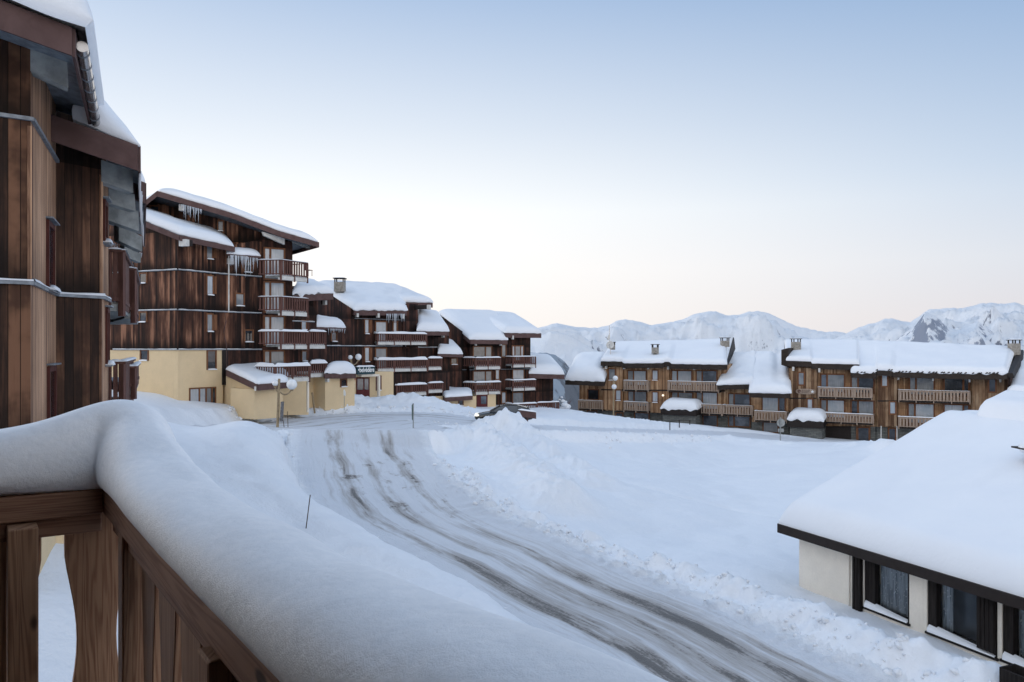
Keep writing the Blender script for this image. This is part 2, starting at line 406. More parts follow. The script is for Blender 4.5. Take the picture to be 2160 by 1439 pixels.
def balcony(par, F, x0, x1, yt, yb, proj=1.3, style='dark', snow=.12, strip=.32, seed=1., lside=True, rside=True, mat=None, chamfer=0.):
    G = F.off(proj); xm = (x0 + x1) / 2
    s0 = G.hit(x0, yt)[0]; s1 = G.hit(x1, yt)[0]; zt = G.hit(xm, yt)[1]; zb = G.hit(xm, yb)[1]
    wm = mat or (redwoodM if style == 'dark' else palewoodM)
    mb = MB(); F.box(mb, s0, s1, zb - .16, zb - .02, 0, proj - .06)
    slab = mb.build('balcony', concreteM if style == 'dark' else darkM, par)
    rl_ = MB()
    c0 = G.pt(s0, 0); c1 = G.pt(s1, 0); w0 = F.pt(s0, 0, .02); w1 = F.pt(s1, 0, .02)
    if chamfer: w0 = F.pt(s0 - chamfer, 0, .02)
    segs = [(c0, c1)]
    if lside: segs.append((w0, c0))
    if rside: segs.append((c1, w1))
    pit, sw = (.23, .11) if style == 'dark' else (.29, .18)
    for a, b in segs:
        a2, b2 = Vector(a[:2]), Vector(b[:2]); slats(rl_, a2, b2, zb + .02, zt - .04, pit, sw)
        rl_.bar((a2.x, a2.y, zt - .02), (b2.x, b2.y, zt - .02), .12, .06)
        rl_.bar((a2.x, a2.y, zb + .08), (b2.x, b2.y, zb + .08), .06, .07)
        if style != 'dark': rl_.bar((a2.x, a2.y, zt - .14), (b2.x, b2.y, zt - .14), .07, .10)
    L = s1 - s0; n = max(1, round(L / 1.7)); pm = rl_
    for i in range(n + 1):
        q = s0 + L * i / n; G.box(pm, q - .045, q + .045, zb - (strip + .08 if style == 'dark' else .2), zt - .05, -.07, .03)
    rl_.build('railing', wm, slab)
    if style == 'dark' and strip:
        sm = MB(); G.box(sm, s0, s1, zb - strip, zb - .05, -.3, -.01); sm.build('slab_edge', whiteM, slab)
    if snow:
        sm = MB()
        for k, (a, b) in enumerate(segs[:2]): puff_line(sm, a, b, zt + .01, zt + .01, .22, snow, seed + k * 5)
        sm.build('rail_snow', snowM, slab, True)
    if style == 'dark':
        sm = MB(); F.box(sm, s0 + .05, s1 - .05, zb - .02, zb + .10 + .03 * math.sin(seed), .03, proj - .1); sm.build('floor_snow', snowM, slab)
    return slab, (s0, s1, zb, zt, G)

def poly_at(pl, t):
    """point at parameter t (0..1 by length) of a polyline"""
    if len(pl) == 2: return pl[0].lerp(pl[1], t)
    L = [0.]
    for a, b in zip(pl[:-1], pl[1:]): L.append(L[-1] + (b - a).length)
    q = t * L[-1]
    for i in range(len(pl) - 1):
        if q <= L[i + 1] or i == len(pl) - 2:
            return pl[i].lerp(pl[i + 1], (q - L[i]) / max(1e-9, L[i + 1] - L[i]))
def snow_patch(par, front, back, H=.5, r=.5, nu=40, nv=22, mat=None, over=.12, seed=0., name='snow', amp=.07, rb=None, hf=None, droop=.06, rs=None):
    """thick rounded snow lying on the surface ruled between two polylines"""
    front = [Vector(p) for p in front]; back = [Vector(p) for p in back]
    Lu = (front[-1] - front[0]).length; Lv = (back[0] - front[0]).length
    rb = r if rb is None else rb; rs = r if rs is None else rs
    def sp(n):  # denser near both ends
        return [.5 - .5 * math.cos(math.pi * i / n) for i in range(n + 1)]
    U = sp(nu); V = sp(nv); top = []; bot = []
    for v in V:
        rt = []; rbm = []
        for u in U:
            a = poly_at(front, u); b = poly_at(back, u); p = a.lerp(b, v)
            def q(d, rr): 
                t = min(1, d / rr) if rr > 0 else 1; return math.sqrt(max(0, 1 - (1 - t) ** 2))
            e = q(min(u, 1 - u) * Lu, rs) * q(v * Lv, r) * q((1 - v) * Lv, rb)
            nz = mnoise.noise(Vector((p.x * .35 + seed, p.y * .35, seed))) + .5 * mnoise.noise(Vector((p.x * 1.1 + seed, p.y * 1.1, 3 + seed)))
            h = (H if hf is None else H * hf(u, v)) * (.10 + .90 * e) + nz * amp * e
            # bulge outwards at mid thickness and droop over the eave
            du = (front[-1] - front[0]).normalized(); dv = (back[0] - front[0]).normalized()
            o = Vector((0, 0, 0))
            if v * Lv < r: o -= dv * over * (1 - v * Lv / r)
            if u * Lu < rs: o -= du * over * (1 - u * Lu / rs)
            if (1 - u) * Lu < rs: o += du * over * (1 - (1 - u) * Lu / rs)
            edge = 1 if v * Lv < r * .05 else 0
            jag = mnoise.noise(Vector((u * Lu * 1.6, seed * 7, 0))) * droop if edge else 0
            rt.append(p + o * (1 if e < .999 else 0) + Vector((0, 0, h + jag)))
            rbm.append(p + o * .6 + Vector((0, 0, -.01 + jag)))
        top.append(rt); bot.append(rbm)
    mb = MB(); mb.grid(top)
    mb.grid([top[0], bot[0]]); mb.grid([bot[-1], top[-1]])
    mb.grid([[r_[0] for r_ in bot], [r_[0] for r_ in top]]); mb.grid([[r_[-1] for r_ in top], [r_[-1] for r_ in bot]])
    mb.grid([[bot[0][0], bot[0][-1]], [bot[-1][0], bot[-1][-1]]]) if len(front) == 2 and len(back) == 2 else mb.grid(bot)
    return mb.build(name, mat or snowM, par, True, merge=True)
def roof(par, front, back, th=.12, mat=None, fascia=.35, fm=None, sides=True, name='roof'):
    """roof slab ruled between polylines front and back with a fascia board hanging under the front and side edges"""
    front = [Vector(p) for p in front]; back = [Vector(p) for p in back]; mb = MB()
    for i in range(len(front) - 1):
        a, b, c, d = front[i], front[i + 1], back[i + 1], back[i]; dz = Vector((0, 0, -th))
        mb.prism([a, b, c, d], dz)
    ob = mb.build(name, mat or darkM, par)
    fb = MB()
    def board(a, b, ho):
        d = (b - a); n = Vector((d.y, -d.x, 0)).normalized()
        cen = (front[0] + back[-1]) / 2
        if n.dot((a + b) / 2 - cen) < 0: n = -n
        fb.prism([a + n * .005, b + n * .005, b + n * .005 - Vector((0, 0, ho)), a + n * .005 - Vector((0, 0, ho))], n * .045)
    if fascia:
        for i in range(len(front) - 1): board(front[i], front[i + 1], fascia)
        if sides: board(front[0], back[0], fascia); board(front[-1], back[-1], fascia)
        fb.build('fascia', fm or brownM, ob)
    return ob
def icicles(par, p0, p1, n, lmin, lmax, seed=1, rad=.022):
    rg = random.Random(seed); mb = MB(); p0 = Vector(p0); p1 = Vector(p1)
    for i in range(n):
        t = (i + rg.random()) / n; p = p0.lerp(p1, t); L = lmin + (lmax - lmin) * rg.random() ** 1.6; r = rad * (.6 + .8 * rg.random())
        mb.tube([p, p - Vector((0, 0, L * .45)), p - Vector((0, 0, L))], [r, r * .6, r * .08], 6)
    ob = mb.build('icicles', iceM, par, True); ob['kind'] = 'stuff'; return ob
def corbel(par, F, x0, y0, x1, y1, o0, o1, mat=None):
    s0, s1, z0, z1 = F.off(o1).rect(x0, y0, x1, y1); mb = MB()
    a, b = F.pt, None
    oc = max(o0, o1 - .3); mb.prism([F.pt(s0, z1, o1), F.pt(s1, z1, o1), F.pt(s1, z0, o1), F.pt(s0, z0, o1)], F.n3 * (oc - o1)); ob = mb.build('corbel', mat or whiteM, par)
    if oc > o0 + .05: mb = MB(); F.box(mb, s0 + .02, s1 - .02, z0 + .05, z1, o0, oc); mb.build('beam', darkM, ob)
    return ob
def chimney(par, c, wd, h, cap=True, snow=.08):
    """c base centre"""
    c = Vector(c); mb = MB(); hw = wd / 2
    mb.obox(c - Vector((hw, hw, 0)), Vector((wd, 0, 0)), Vector((0, wd, 0)), Vector((0, 0, h)))
    ch = mb.build('chimney', chimM, par)
    mb = MB()
    for sx in (-1, 1):
        for sy in (-1, 1): mb.obox(c + Vector((sx * hw * .85 - .05, sy * hw * .85 - .05, h)), Vector((.1, 0, 0)), Vector((0, .1, 0)), Vector((0, 0, .32)))
    mb.obox(c + Vector((-hw - .1, -hw - .1, h + .32)), Vector((wd + .2, 0, 0)), Vector((0, wd + .2, 0)), Vector((0, 0, .07)))
    mb.build('chimney_cap', darkM, ch)
    if snow:
        mb = MB(); puff_line(mb, (c.x - hw - .08, c.y), (c.x + hw + .08, c.y), c.z + h + .39, c.z + h + .39, wd + .1, snow, 2.); mb.build('cap_snow', snowM, ch, True)
    return ch
# ------------------------------------------------------------------ terrain
def W(px, py, D):
    p = P(px, py, D); return (p.x, p.y, p.z)
ctrl = [W(648, 1118, 30), W(600, 900, 49), W(583, 913, 48.5), W(450, 1010, 25), W(520, 960, 33), W(400, 930, 32), W(330, 900, 30), W(420, 885, 44), W(540, 930, 40), W(560, 1050, 28),
        W(290, 832, 49), W(330, 838, 48), W(365, 858, 48), W(400, 868, 49.5), W(460, 868, 51.5), W(505, 862, 52.5), W(555, 872, 54), W(600, 868, 57), W(655, 866, 60), W(700, 852, 66),
        W(748, 850, 70), W(800, 842, 74), W(830, 835, 75.5), W(880, 845, 76), W(930, 852, 78), W(990, 864, 81), W(1050, 868, 83), W(1120, 866, 86), W(1180, 863, 88), W(1235, 872, 90),
        W(1300, 880, 91), W(1360, 889, 88), W(1412, 893, 86), W(1440, 890, 90), W(1500, 903, 86), W(1560, 908, 84), W(1660, 915, 82), W(1740, 937, 80), W(1800, 940, 77), W(1860, 925, 70), W(2000, 945, 72),
        W(1480, 918, 76), W(1560, 925, 74), W(1700, 945, 70), W(1850, 940, 66),
        W(1150, 900, 62), W(1250, 905, 66), W(1350, 915, 68), W(1300, 960, 60), W(1500, 960, 66), W(1500, 1000, 56), W(1700, 1000, 54), W(1700, 1080, 43), W(1400, 1150, 37), W(1250, 1070, 40), W(1500, 1100, 41),
        W(1150, 1020, 41), W(1600, 1200, 31), W(1685, 1250, 29.6), W(1760, 1275, 27.6), W(1900, 1330, 25.2), W(2000, 1366, 23.7), W(2100, 1405, 22.3),
        (14, 12, .6), (18, 20, .7), (25, 30, .8), (35, 50, .8), (50, 60, 1.2), (60, 40, 1.2), (24, 14, .5), (60, 80, 1.5),
        (-8, 12.3, 6.45), (-9, 15.5, 6.3), (-7.0, 11.4, 6.1), (-8.2, 18.5, 5.6), (-5, 12.5, 4.6), (-2, 12, 2.4), (3, 12, .9), (8, 12, .7), (-12, 22, 6.3), (-18, 25, 7.0), (-30, 30, 8.0), (-7.5, 20, 4.9), (-30, 50, 7.6), (-40, 60, 8), (-12, 8, 6.4), (-2, 6, 2.8), (5, 6, .9),
        (-9, 24, 5.3), (-6, 24, 3.6), (-35, 80, 6.5), (-22, 80, 5.5), (-10, 95, 4.0), (2, 104, 2.0), (10, 108, -3.5), (12.5, 100, -1.2), (20, 112, -6), (40, 108, -3), (62, 100, -1), (0, 118, -6), (-20, 118, 2), (-42, 110, 6), (-42, 20, 8.5), (-25, 15, 7.)]
cp = np.array(ctrl)
def tps(cp, lam=.02):
    X = cp[:, :2] / 30.; n = len(X); r2 = ((X[:, None] - X[None]) ** 2).sum(-1)
    K = .5 * r2 * np.log(r2 + 1e-12) + lam * np.eye(n); Pm = np.c_[np.ones(n), X]
    A = np.block([[K, Pm], [Pm.T, np.zeros((3, 3))]]); s_ = np.linalg.solve(A, np.r_[cp[:, 2], np.zeros(3)])
    return X, s_
TX, TS = tps(cp)
def base_h(x, y):
    Q = np.stack([x, y], -1) / 30.; out = np.zeros(x.shape)
    for i in range(len(TX)):
        r2 = ((Q - TX[i]) ** 2).sum(-1); out += TS[i] * .5 * r2 * np.log(r2 + 1e-12)
    return out + TS[-3] + Q[..., 0] * TS[-2] + Q[..., 1] * TS[-1]
_rs = np.random.RandomState(3); _lat = _rs.rand(256, 256)
def vnoise(x, y):
    xi = np.floor(x).astype(int); yi = np.floor(y).astype(int); fx = x - xi; fy = y - yi
    fx = fx * fx * (3 - 2 * fx); fy = fy * fy * (3 - 2 * fy)
    g = lambda a, b: _lat[a % 256, b % 256]
    return (g(xi, yi) * (1 - fx) + g(xi + 1, yi) * fx) * (1 - fy) + (g(xi, yi + 1) * (1 - fx) + g(xi + 1, yi + 1) * fx) * fy
def fbm(x, y, o=4):
    s_ = 0; a = .5
    for i in range(o): s_ = s_ + a * (vnoise(x * 2 ** i + 17.3 * i, y * 2 ** i + 5.1 * i) * 2 - 1); a *= .5
    return s_
def sstep(x, a, b):
    t = np.clip((x - a) / (b - a), 0, 1); return t * t * (3 - 2 * t)
def pl_dist(pts, x, y):
    """distance, signed lateral (right of travel positive), along length, interpolated z, for a polyline of (x,y,z)"""
    pts = np.array(pts, float); best = np.full(x.shape, 1e9); lat = np.zeros(x.shape); al = np.zeros(x.shape); zz = np.zeros(x.shape); ex = np.zeros(x.shape); acc = 0
    for a, b in zip(pts[:-1], pts[1:]):
        d = b[:2] - a[:2]; L = np.hypot(*d); u = d / L
        t = np.clip(((x - a[0]) * u[0] + (y - a[1]) * u[1]) / L, 0, 1)
        cx_, cy_ = a[0] + t * d[0], a[1] + t * d[1]; di = np.hypot(x - cx_, y - cy_)
        m = di < best
        s_ = (x - a[0]) * u[1] - (y - a[1]) * u[0]
        best = np.where(m, di, best); lat = np.where(m, np.sign(s_) * di, lat); al = np.where(m, acc + t * L, al); zz = np.where(m, a[2] + t * (b[2] - a[2]), zz)
        acc += L
    return best, lat, al, zz
def smooth_pl(p, n=6):
    p = [np.array(q, float) for q in p]; out = []
    for i in range(len(p) - 1):
        p0 = p[max(0, i - 1)]; p1 = p[i]; p2 = p[i + 1]; p3 = p[min(len(p) - 1, i + 2)]
        for k in range(n):
            t = k / n; out.append(.5 * ((2 * p1) + (-p0 + p2) * t + (2 * p0 - 5 * p1 + 4 * p2 - p3) * t * t + (-p0 + 3 * p1 - 3 * p2 + p3) * t ** 3))
    out.append(p[-1]); return out
road_c = smooth_pl([W(768, 905, 52.5), W(772, 930, 46), W(800, 1000, 38.3), W(880, 1080, 33), (-1.2, 30.4, 2.45), (2.0, 27.2, 1.75), (4.7, 24.2, 1.25), (7.3, 19.8, .95), (8.4, 18.3, .9), (11, 13, .8), (14, 8, .8)])
street_c = smooth_pl([W(470, 905, 44), W(610, 897, 52), W(700, 886, 57), W(800, 878, 61), W(900, 878, 62), W(1000, 888, 62), W(1120, 899, 63), W(1250, 905, 68), W(1400, 911, 75), W(1560, 918, 80), W(1750, 942, 77), W(1900, 960, 73)])
ridges = [  # (points, half width, sharpness)
    ([W(865, 922, 49.5), W(905, 902, 50), W(950, 905, 49.5), W(1010, 896, 50.5), W(1060, 925, 47.5), W(1110, 962, 43.5), W(1170, 1002, 40)], 3.2, 1.15),
    ([W(1040, 884, 57), W(1064, 865, 56.6), W(1084, 876, 56.2), W(1102, 890, 55), W(1150, 932, 50.5), W(1235, 985, 46)], 2.6, 1.0),
    ([W(970, 874, 59), W(1010, 877, 58.2), W(1040, 873, 57.6), W(1068, 868, 57.2)], 1.3, .9),
    ([W(1092, 872, 56.5), W(1106, 889, 55.5)], .8, 1.2),
    ([W(655, 868, 60), W(700, 856, 63), W(745, 850, 65.5), W(785, 856, 66)], 1.6, 1.0),
    ([W(690, 842, 67.5), W(735, 828, 68.5), W(770, 838, 70)], 2.6, 1.2),
    ([W(830, 834, 70.5), W(860, 829, 70.5), W(900, 838, 70), W(950, 852, 70), W(1000, 866, 70)], 3.6, 1.3),
    ([W(590, 864, 56.5), W(625, 868, 58.5)], 1.0, 1.), ([W(505, 861, 51.6), W(470, 863, 51)], 1.5, 1.2),
    ([W(1240, 876, 84), W(1300, 884, 84), W(1370, 888, 83), W(1408, 902, 81)], 3.5, 1.3),
    ([W(1375, 905, 77), W(1440, 912, 76), W(1475, 918, 75)], 2.2, 1.2),
    ([W(1540, 920, 74), W(1600, 926, 73), W(1650, 934, 72)], 2.2, 1.2),
    ([W(1780, 940, 68), W(1830, 933, 66), W(1870, 925, 64)], 2.0, 1.2),
]
def terrain_h(x, y):
    h = base_h(x, y)
    h = h + fbm(x * .13, y * .13, 4) * .34 + fbm(x * .6 + 9, y * .6, 3) * .07
    rd, rlat, ral, rz = pl_dist(road_c, x, y); sdm, slat, sal, sz = pl_dist(street_c, x, y)
    lump = fbm(x * 1.6, y * 1.6, 4); lump2 = fbm(x * 4.1, y * 4.1, 3)
    # natural cover joins the ploughed road through a steep bank
    mound = np.zeros(x.shape)
    for pts, wd, k in ridges:
        d, _, _, z = pl_dist(smooth_pl(pts, 4) if len(pts) > 2 else pts, x, y)
        t = np.clip(1 - d / wd, 0, 1); tgt = z + lump * .12
        h = h + np.maximum(tgt - h, 0) * (t * t * (3 - 2 * t)) ** k
        mound = np.maximum(mound, t)
    h = h + lump * .30 * mound + lump2 * .17 * mound
    edge = np.where(rlat < 0, 3.6, 4.3) + .4 * fbm(ral * .35, np.sign(rlat) * 5. + 0 * ral, 3)
    left = rlat < 0
    # right-hand berm (rlat<0 means left of travel; travel runs towards the camera, so the photo's right is the left of travel)
    berm_w = 1.0
    side_r = rlat < 0
    near = sstep(ral, 10, 17) 
    bc = edge + 1.0
    berm = np.where(side_r, 0., .95) * np.exp(-((rd - edge - 1.8) / 1.7) ** 2) * sstep(ral, 6, 12) + np.exp(-((rd - bc) / .85) ** 2) * np.where(side_r, .72, .12) * near * (1 + .7 * lump)
    rzz = rz + .035 * fbm(rlat * 1.3, ral * .25, 3)
    tr = sstep(rd, edge - .15, edge + np.where(side_r, .45, .38))
    inr = rd < 14
    h2 = np.where(inr, rzz * (1 - tr) + h * tr, h) + berm
    rub = np.exp(-((rd - (edge - .2)) / .8) ** 2) * near
    h2 = h2 + rub * np.clip(lump2, -.1, 1) * .26 + rub * np.clip(lump, -.1, 1) * .10
    se = 3.7 + .4 * fbm(sal * .3, sal * 0 + 8, 3) + np.where(slat > 0, 7.5, 0.) * sstep(sal, 1, 5) * (1 - sstep(sal, 20, 26))
    ts = sstep(sdm, se - .1, se + 1.1)
    h3 = h2 * ts + (sz + .03 * fbm(slat, sal * .2, 2)) * (1 - ts)
    rub = np.exp(-((sdm - (se + .5)) / .6) ** 2)
    h3 = h3 + rub * np.clip(lump2, -.1, 1) * .25
    td = pl_dist([W(1262, 1046, 48), W(1330, 1053, 47), W(1420, 1060, 46), W(1520, 1075, 44.4), W(1660, 1092, 42.3)], x, y)[0]; h3 = h3 - .11 * np.exp(-(td / .28) ** 2)
    # the road wins where both meet
    tw = sstep(sdm, se - 1.5, se + 7.); both = (rd < edge) & (ral > .01)
    h3 = np.where(both & (sdm < se + 7.), sz * (1 - tw) + rzz * tw, h3)
    return h3, rd, rlat, ral, edge, sdm, slat, sal, se
xs = np.concatenate([np.arange(-44, -14, .5), np.arange(-14, 18, .13), np.arange(18, 75.1, .5)])
ys = np.concatenate([np.arange(5, 18, .25), np.arange(18, 46, .13), np.arange(46, 75, .3), np.arange(75, 118.1, .5)])
GX, GY = np.meshgrid(xs, ys)
GH, rd, rlat, ral, redge, sdm, slat, sal, se = terrain_h(GX, GY)
def ground_z(x, y):
    return float(terrain_h(np.array([[float(x)]]), np.array([[float(y)]]))[0][0, 0])
def grid_object(name, mask, mat, uvs=None):
    ny, nx = GX.shape; idx = np.arange(ny * nx).reshape(ny, nx)
    q = np.stack([idx[:-1, :-1], idx[:-1, 1:], idx[1:, 1:], idx[1:, :-1]], -1)[mask]
    used = np.unique(q); mp = np.full(ny * nx, -1); mp[used] = np.arange(len(used)); q = mp[q]
    co = np.stack([GX.ravel(), GY.ravel(), GH.ravel()], -1)[used]
    me = bpy.data.meshes.new(name); me.vertices.add(len(co)); me.vertices.foreach_set('co', co.ravel())
    me.loops.add(q.size); me.loops.foreach_set('vertex_index', q.ravel().astype(np.int32))
    me.polygons.add(len(q)); me.polygons.foreach_set('loop_start', np.arange(0, q.size, 4, dtype=np.int32)); me.polygons.foreach_set('loop_total', np.full(len(q), 4, dtype=np.int32))
    me.polygons.foreach_set('use_smooth', np.ones(len(q), bool)); me.update(calc_edges=True); me.validate()
    if uvs is not None:
        ul = me.uv_layers.new(name='UVMap'); U = np.stack([uvs[0].ravel()[used], uvs[1].ravel()[used]], -1)
        li = np.zeros(len(me.loops), np.int32); me.loops.foreach_get('vertex_index', li); ul.data.foreach_set('uv', U[li].ravel())
    me.materials.append(mat); o = bpy.data.objects.new(name, me); COL.objects.link(o); return tag(o, kind='structure')
def cellmask(c): return c[:-1, :-1] & c[:-1, 1:] & c[1:, 1:] & c[1:, :-1]
mroad = cellmask((rd < redge + .1) & (ral > 1.5) & (ral < 62) & (sdm > se - 1.2))
mstreet = cellmask(sdm < se + .15) & ~mroad

def road_mat(name, tracks, dirt=1., seed=0., fade=(-2, -1), base=0., end=(200, 201), soft=1.):
    """packed snow with dark wheel ruts; u = metres across, v = metres along"""
    m = M(name); s_ = m.sep(m.uv()); u, v = s_[0], s_[1]; p = m.pos()
    wob = m.noise(m.comb(m.math('MULTIPLY', v, .11), seed), 1., 3, .5)
    uw = m.math('ADD', u, m.math('MULTIPLY', m.math('SUBTRACT', wob, .5), 1.9))
    st = m.noise(m.comb(m.math('MULTIPLY', uw, 2.6), m.math('MULTIPLY', v, .16), seed), 1., 6, .66, .4)
    st2 = m.noise(m.comb(m.math('MULTIPLY', uw, 7.), m.math('MULTIPLY', v, .5), seed + 4), 1., 5, .7, .3)
    acc = None
    for c, wd, a in tracks:
        g = m.math('ABSOLUTE', m.math('SUBTRACT', uw, c)); t = m.mrange(g, wd * .1, wd, a, 0.)
        acc = t if acc is None else m.math('MAXIMUM', acc, t)
    patch = m.noise(m.comb(m.math('MULTIPLY', u, .45), m.math('MULTIPLY', v, .13), seed + 9), 1., 5, .65)
    dk = m.math('MULTIPLY', acc, m.mrange(patch, .34, .60, .12, 1.))
    dk = m.math('MULTIPLY', dk, m.mrange(v, fade[0], fade[1]))
    val = m.math('ADD', m.math('MULTIPLY', dk, .58 * dirt), m.math('MULTIPLY', m.math('SUBTRACT', st, .5), 1.15))
    smear = m.math('MULTIPLY', m.mrange(m.math('ABSOLUTE', u), 1.2, 3.6, 1., 0.), m.mrange(v, 20, 36, 0., .38 * dirt + base))
    val = m.math('ADD', val, smear)
    brk = m.noise(m.comb(m.math('MULTIPLY', u, 1.1), m.math('MULTIPLY', v, .9), seed + 21), 1., 5, .7)
    zone = m.math('MULTIPLY', m.mrange(m.math('ABSOLUTE', m.math('SUBTRACT', v, 17.)), 3., 8., 1., 0.), m.mrange(m.math('ABSOLUTE', u), 1.5, 3., 1., 0.))
    val = m.math('ADD', val, m.math('MULTIPLY', zone, m.mrange(brk, .55, .68, 0., .36)))
    val = m.math('ADD', val, m.math('MULTIPLY', m.math('SUBTRACT', st2, .5), .45))
    val = m.math('MULTIPLY', val, m.mrange(v, end[0], end[1], 1., .25))
    f = m.mrange(val, .06, .62)
    spk = m.noise(p, 11, 4, .7)
    # bare asphalt and dark meltwater breaks
    f2 = m.math('MULTIPLY', m.mrange(m.math('ADD', val, m.math('MULTIPLY', m.math('SUBTRACT', spk, .5), .5)), .50, .70), .85)
    eg = m.math('MAXIMUM', m.math('MULTIPLY', u, -1 / 3.6), m.math('MULTIPLY', u, 1 / 4.3)); eg = m.math('ADD', eg, m.math('MULTIPLY', m.math('SUBTRACT', m.noise(p, 2.2, 4, .6), .5), .22)); eg = m.mrange(eg, .80, .95)
    f = m.math('MULTIPLY', f, m.math('SUBTRACT', 1., m.math('MULTIPLY', eg, soft)))
    c = m.mix(m.math('MULTIPLY', eg, soft), (.70, .73, .78), (.83, .86, .90)); c = m.mix(f, c, (.37, .35, .335)); c = m.mix(f2, c, (.10, .095, .092))
    grit = m.mrange(m.noise(p, 26, 3, .7), .60, .74, 0, .35)
    c = m.mix(m.math('MULTIPLY', grit, m.mrange(val, -.1, .35)), c, (.20, .19, .18))
    m.set(c, m.mrange(f2, 0, 1, .62, .38), .3)
    hgt = m.math('ADD', m.math('MULTIPLY', st, .5), m.math('ADD', m.math('MULTIPLY', st2, .3), m.math('MULTIPLY', m.noise(p, 14, 4, .65), .25)))
    m.bump(m.math('SUBTRACT', hgt, m.math('MULTIPLY', f, .3)), .9, .22); return m.m
roadM = road_mat('packed snow road', [(-1.1, .7, .9), (1.9, .8, .95), (.35, .75, .7), (-2.0, .4, .35), (2.9, .4, .3)], fade=(3., 8.))
streetM = road_mat('packed snow street', [(-1.6, .7, .8), (.1, .7, .7), (1.8, .7, .8), (3., .4, .5), (4.8, .8, .7), (6.6, .8, .6), (8.6, .8, .6), (10.4, .6, .4)], 1., 3., base=.05, end=(20, 34), soft=0.)
grid_object('road', mroad, roadM, (rlat, ral)); grid_object('street', mstreet, streetM, (slat, sal))
grid_object('snow_ground', ~(mroad | mstreet), groundM)
# outer apron so that the ground runs on behind and beside the camera
mb = MB(); n = 40
def apron(x, y): return -30 - .02 * math.hypot(x, y)
for (x0, x1, y0, y1, zf) in ((-300, -43.9, -60, 118, 7.5), (74.8, 300, -60, 118, 1.2), (-43.9, 74.8, -60, 5.05, None)):
    rows = []
    for j in range(25):
        y = y0 + (y1 - y0) * j / 24; r = []
        for i in range(25):
            x = x0 + (x1 - x0) * i / 24
            if zf is None: z = float(base_h(np.array([[x]]), np.array([[5.]]))[0, 0]) - .15
            else:
                xe = -43.9 if x < 0 else 74.8; z = float(np.clip(base_h(np.array([[xe]]), np.array([[max(6., y)]]))[0, 0], -12, 11)) + (.06 * (xe - x) if x < 0 else -.05 * (x - xe)) - .1
            r.append((x, y, z))
        rows.append(r)
    mb.grid(rows)
tag(mb.build('snow_field', groundM, None, True), kind='structure')

# ------------------------------------------------------------------ mountains
def mountain_mat(name, rock=(.20, .22, .27), thr=(.62, .80), snowc=(.75, .79, .84), forest=None, sc_=1.):
    m = M(name); g = m.n('ShaderNodeNewGeometry'); p = g.outputs['Position']
    nz = m.sep(g.outputs['Normal'])[2]
    n1 = m.noise(p, .004 * sc_, 8, .68); n2 = m.noise(m.mapping(p, (1, 1, .35)), .018 * sc_, 7, .72)
    val = m.math('ADD', nz, m.math('ADD', m.math('MULTIPLY', m.math('SUBTRACT', n1, .5), .55), m.math('MULTIPLY', m.math('SUBTRACT', n2, .5), .75)))
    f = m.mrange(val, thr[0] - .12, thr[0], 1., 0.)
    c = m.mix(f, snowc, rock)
    if forest:
        z = m.sep(p)[2]; q = m.mrange(m.math('ADD', z, m.math('MULTIPLY', m.math('SUBTRACT', n1, .5), 500.)), forest[0], forest[1], 1., 0.)
        q = m.math('MULTIPLY', q, m.mrange(n2, .42, .56)); c = m.mix(q, c, forest[2])
    m.set(c, .8, .1); m.bump(n2, .7, 22. / sc_); return m.m
def crest_fn(pts):
    px = np.array([a for a, b in pts], float); py = np.array([b for a, b in pts], float)
    return lambda x: np.interp(x, px, py)
def range_(name, pts, Dc, Df, zf, mat, amp, k=.0011, shape=1.3, seed=0, step=5, rows=90, cn=1.2, back=.5, gamma=2.1):
    fn = crest_fn(pts); p0, p1 = pts[0][0], pts[-1][0]; cols = np.arange(p0, p1 + 1, step); vv = []
    ny = rows
    for j in range(ny + 14):
        t = j / (ny - 1)                 # 0 at the foot, 1 on the crest, beyond: back slope
        r = []
        for px in cols:
            az = (px - CX) / FP; D = Df + (Dc - Df) * t if t <= 1 else Dc + (Dc - Df) * (t - 1) * 1.5
            x, y = az * D, D
            py = fn(px); zc = -(py - HY) / FP * Dc + CZ
            tt = min(t, 1.); h = zf + (zc - zf) * tt ** shape
            wp = (1 - tt) * 150 + 18 * min(1, (1 - tt) * 12); py = fn(px + wp * mnoise.noise(Vector((x * .0011, y * .0011, seed + 3)))); zc = -(py - HY) / FP * Dc + CZ; h = zf + (zc - zf) * tt ** shape
            rm = mnoise.hetero_terrain(Vector((x * k + seed, y * k, seed)), .9, 2.1, 7, .7) - 1
            rg = mnoise.ridged_multi_fractal(Vector((x * k * 1.3 + seed, y * k * 1.3, seed * 2.)), .95, gamma, 7, 1., 2.) - 1.1
            win = math.sin(math.pi * min(tt, .985)) ** .7 if t <= 1 else .15
            h += amp * (rg * .75 + rm * .3) * win
            if t <= 1 and tt > .8: h += amp * .02 * cn * mnoise.noise(Vector((px * .09, seed, 0))) 
            if t <= 1:
                z0c = -(fn(px) - HY) / FP * Dc + CZ; lim = CZ + (z0c - CZ) * D / Dc - 70 * (1 - tt) ** .7 * (Dc / 9000) + .02 * amp * mnoise.noise(Vector((px * .13, seed, 1.)))
                if tt > .97: h = h * (1 - (tt - .97) / .03) + z0c * (tt - .97) / .03
                if h > lim: h = lim - (h - lim) * .45
            if t > 1: h = zc - (t - 1) * (zc - zf) * 2.5
            r.append((x, y, h))
        vv.append(r)
    mb = MB(); mb.grid(vv); o = mb.build(name, mat, None, True); return tag(o, kind='structure')
snowy = mountain_mat('far snow mountain', thr=(.47, .64)); rocky = mountain_mat('rocky mountain', thr=(.60, .78)); veryrocky = mountain_mat('rock face mountain', (.26, .30, .38), (.76, .90), sc_=2.2)
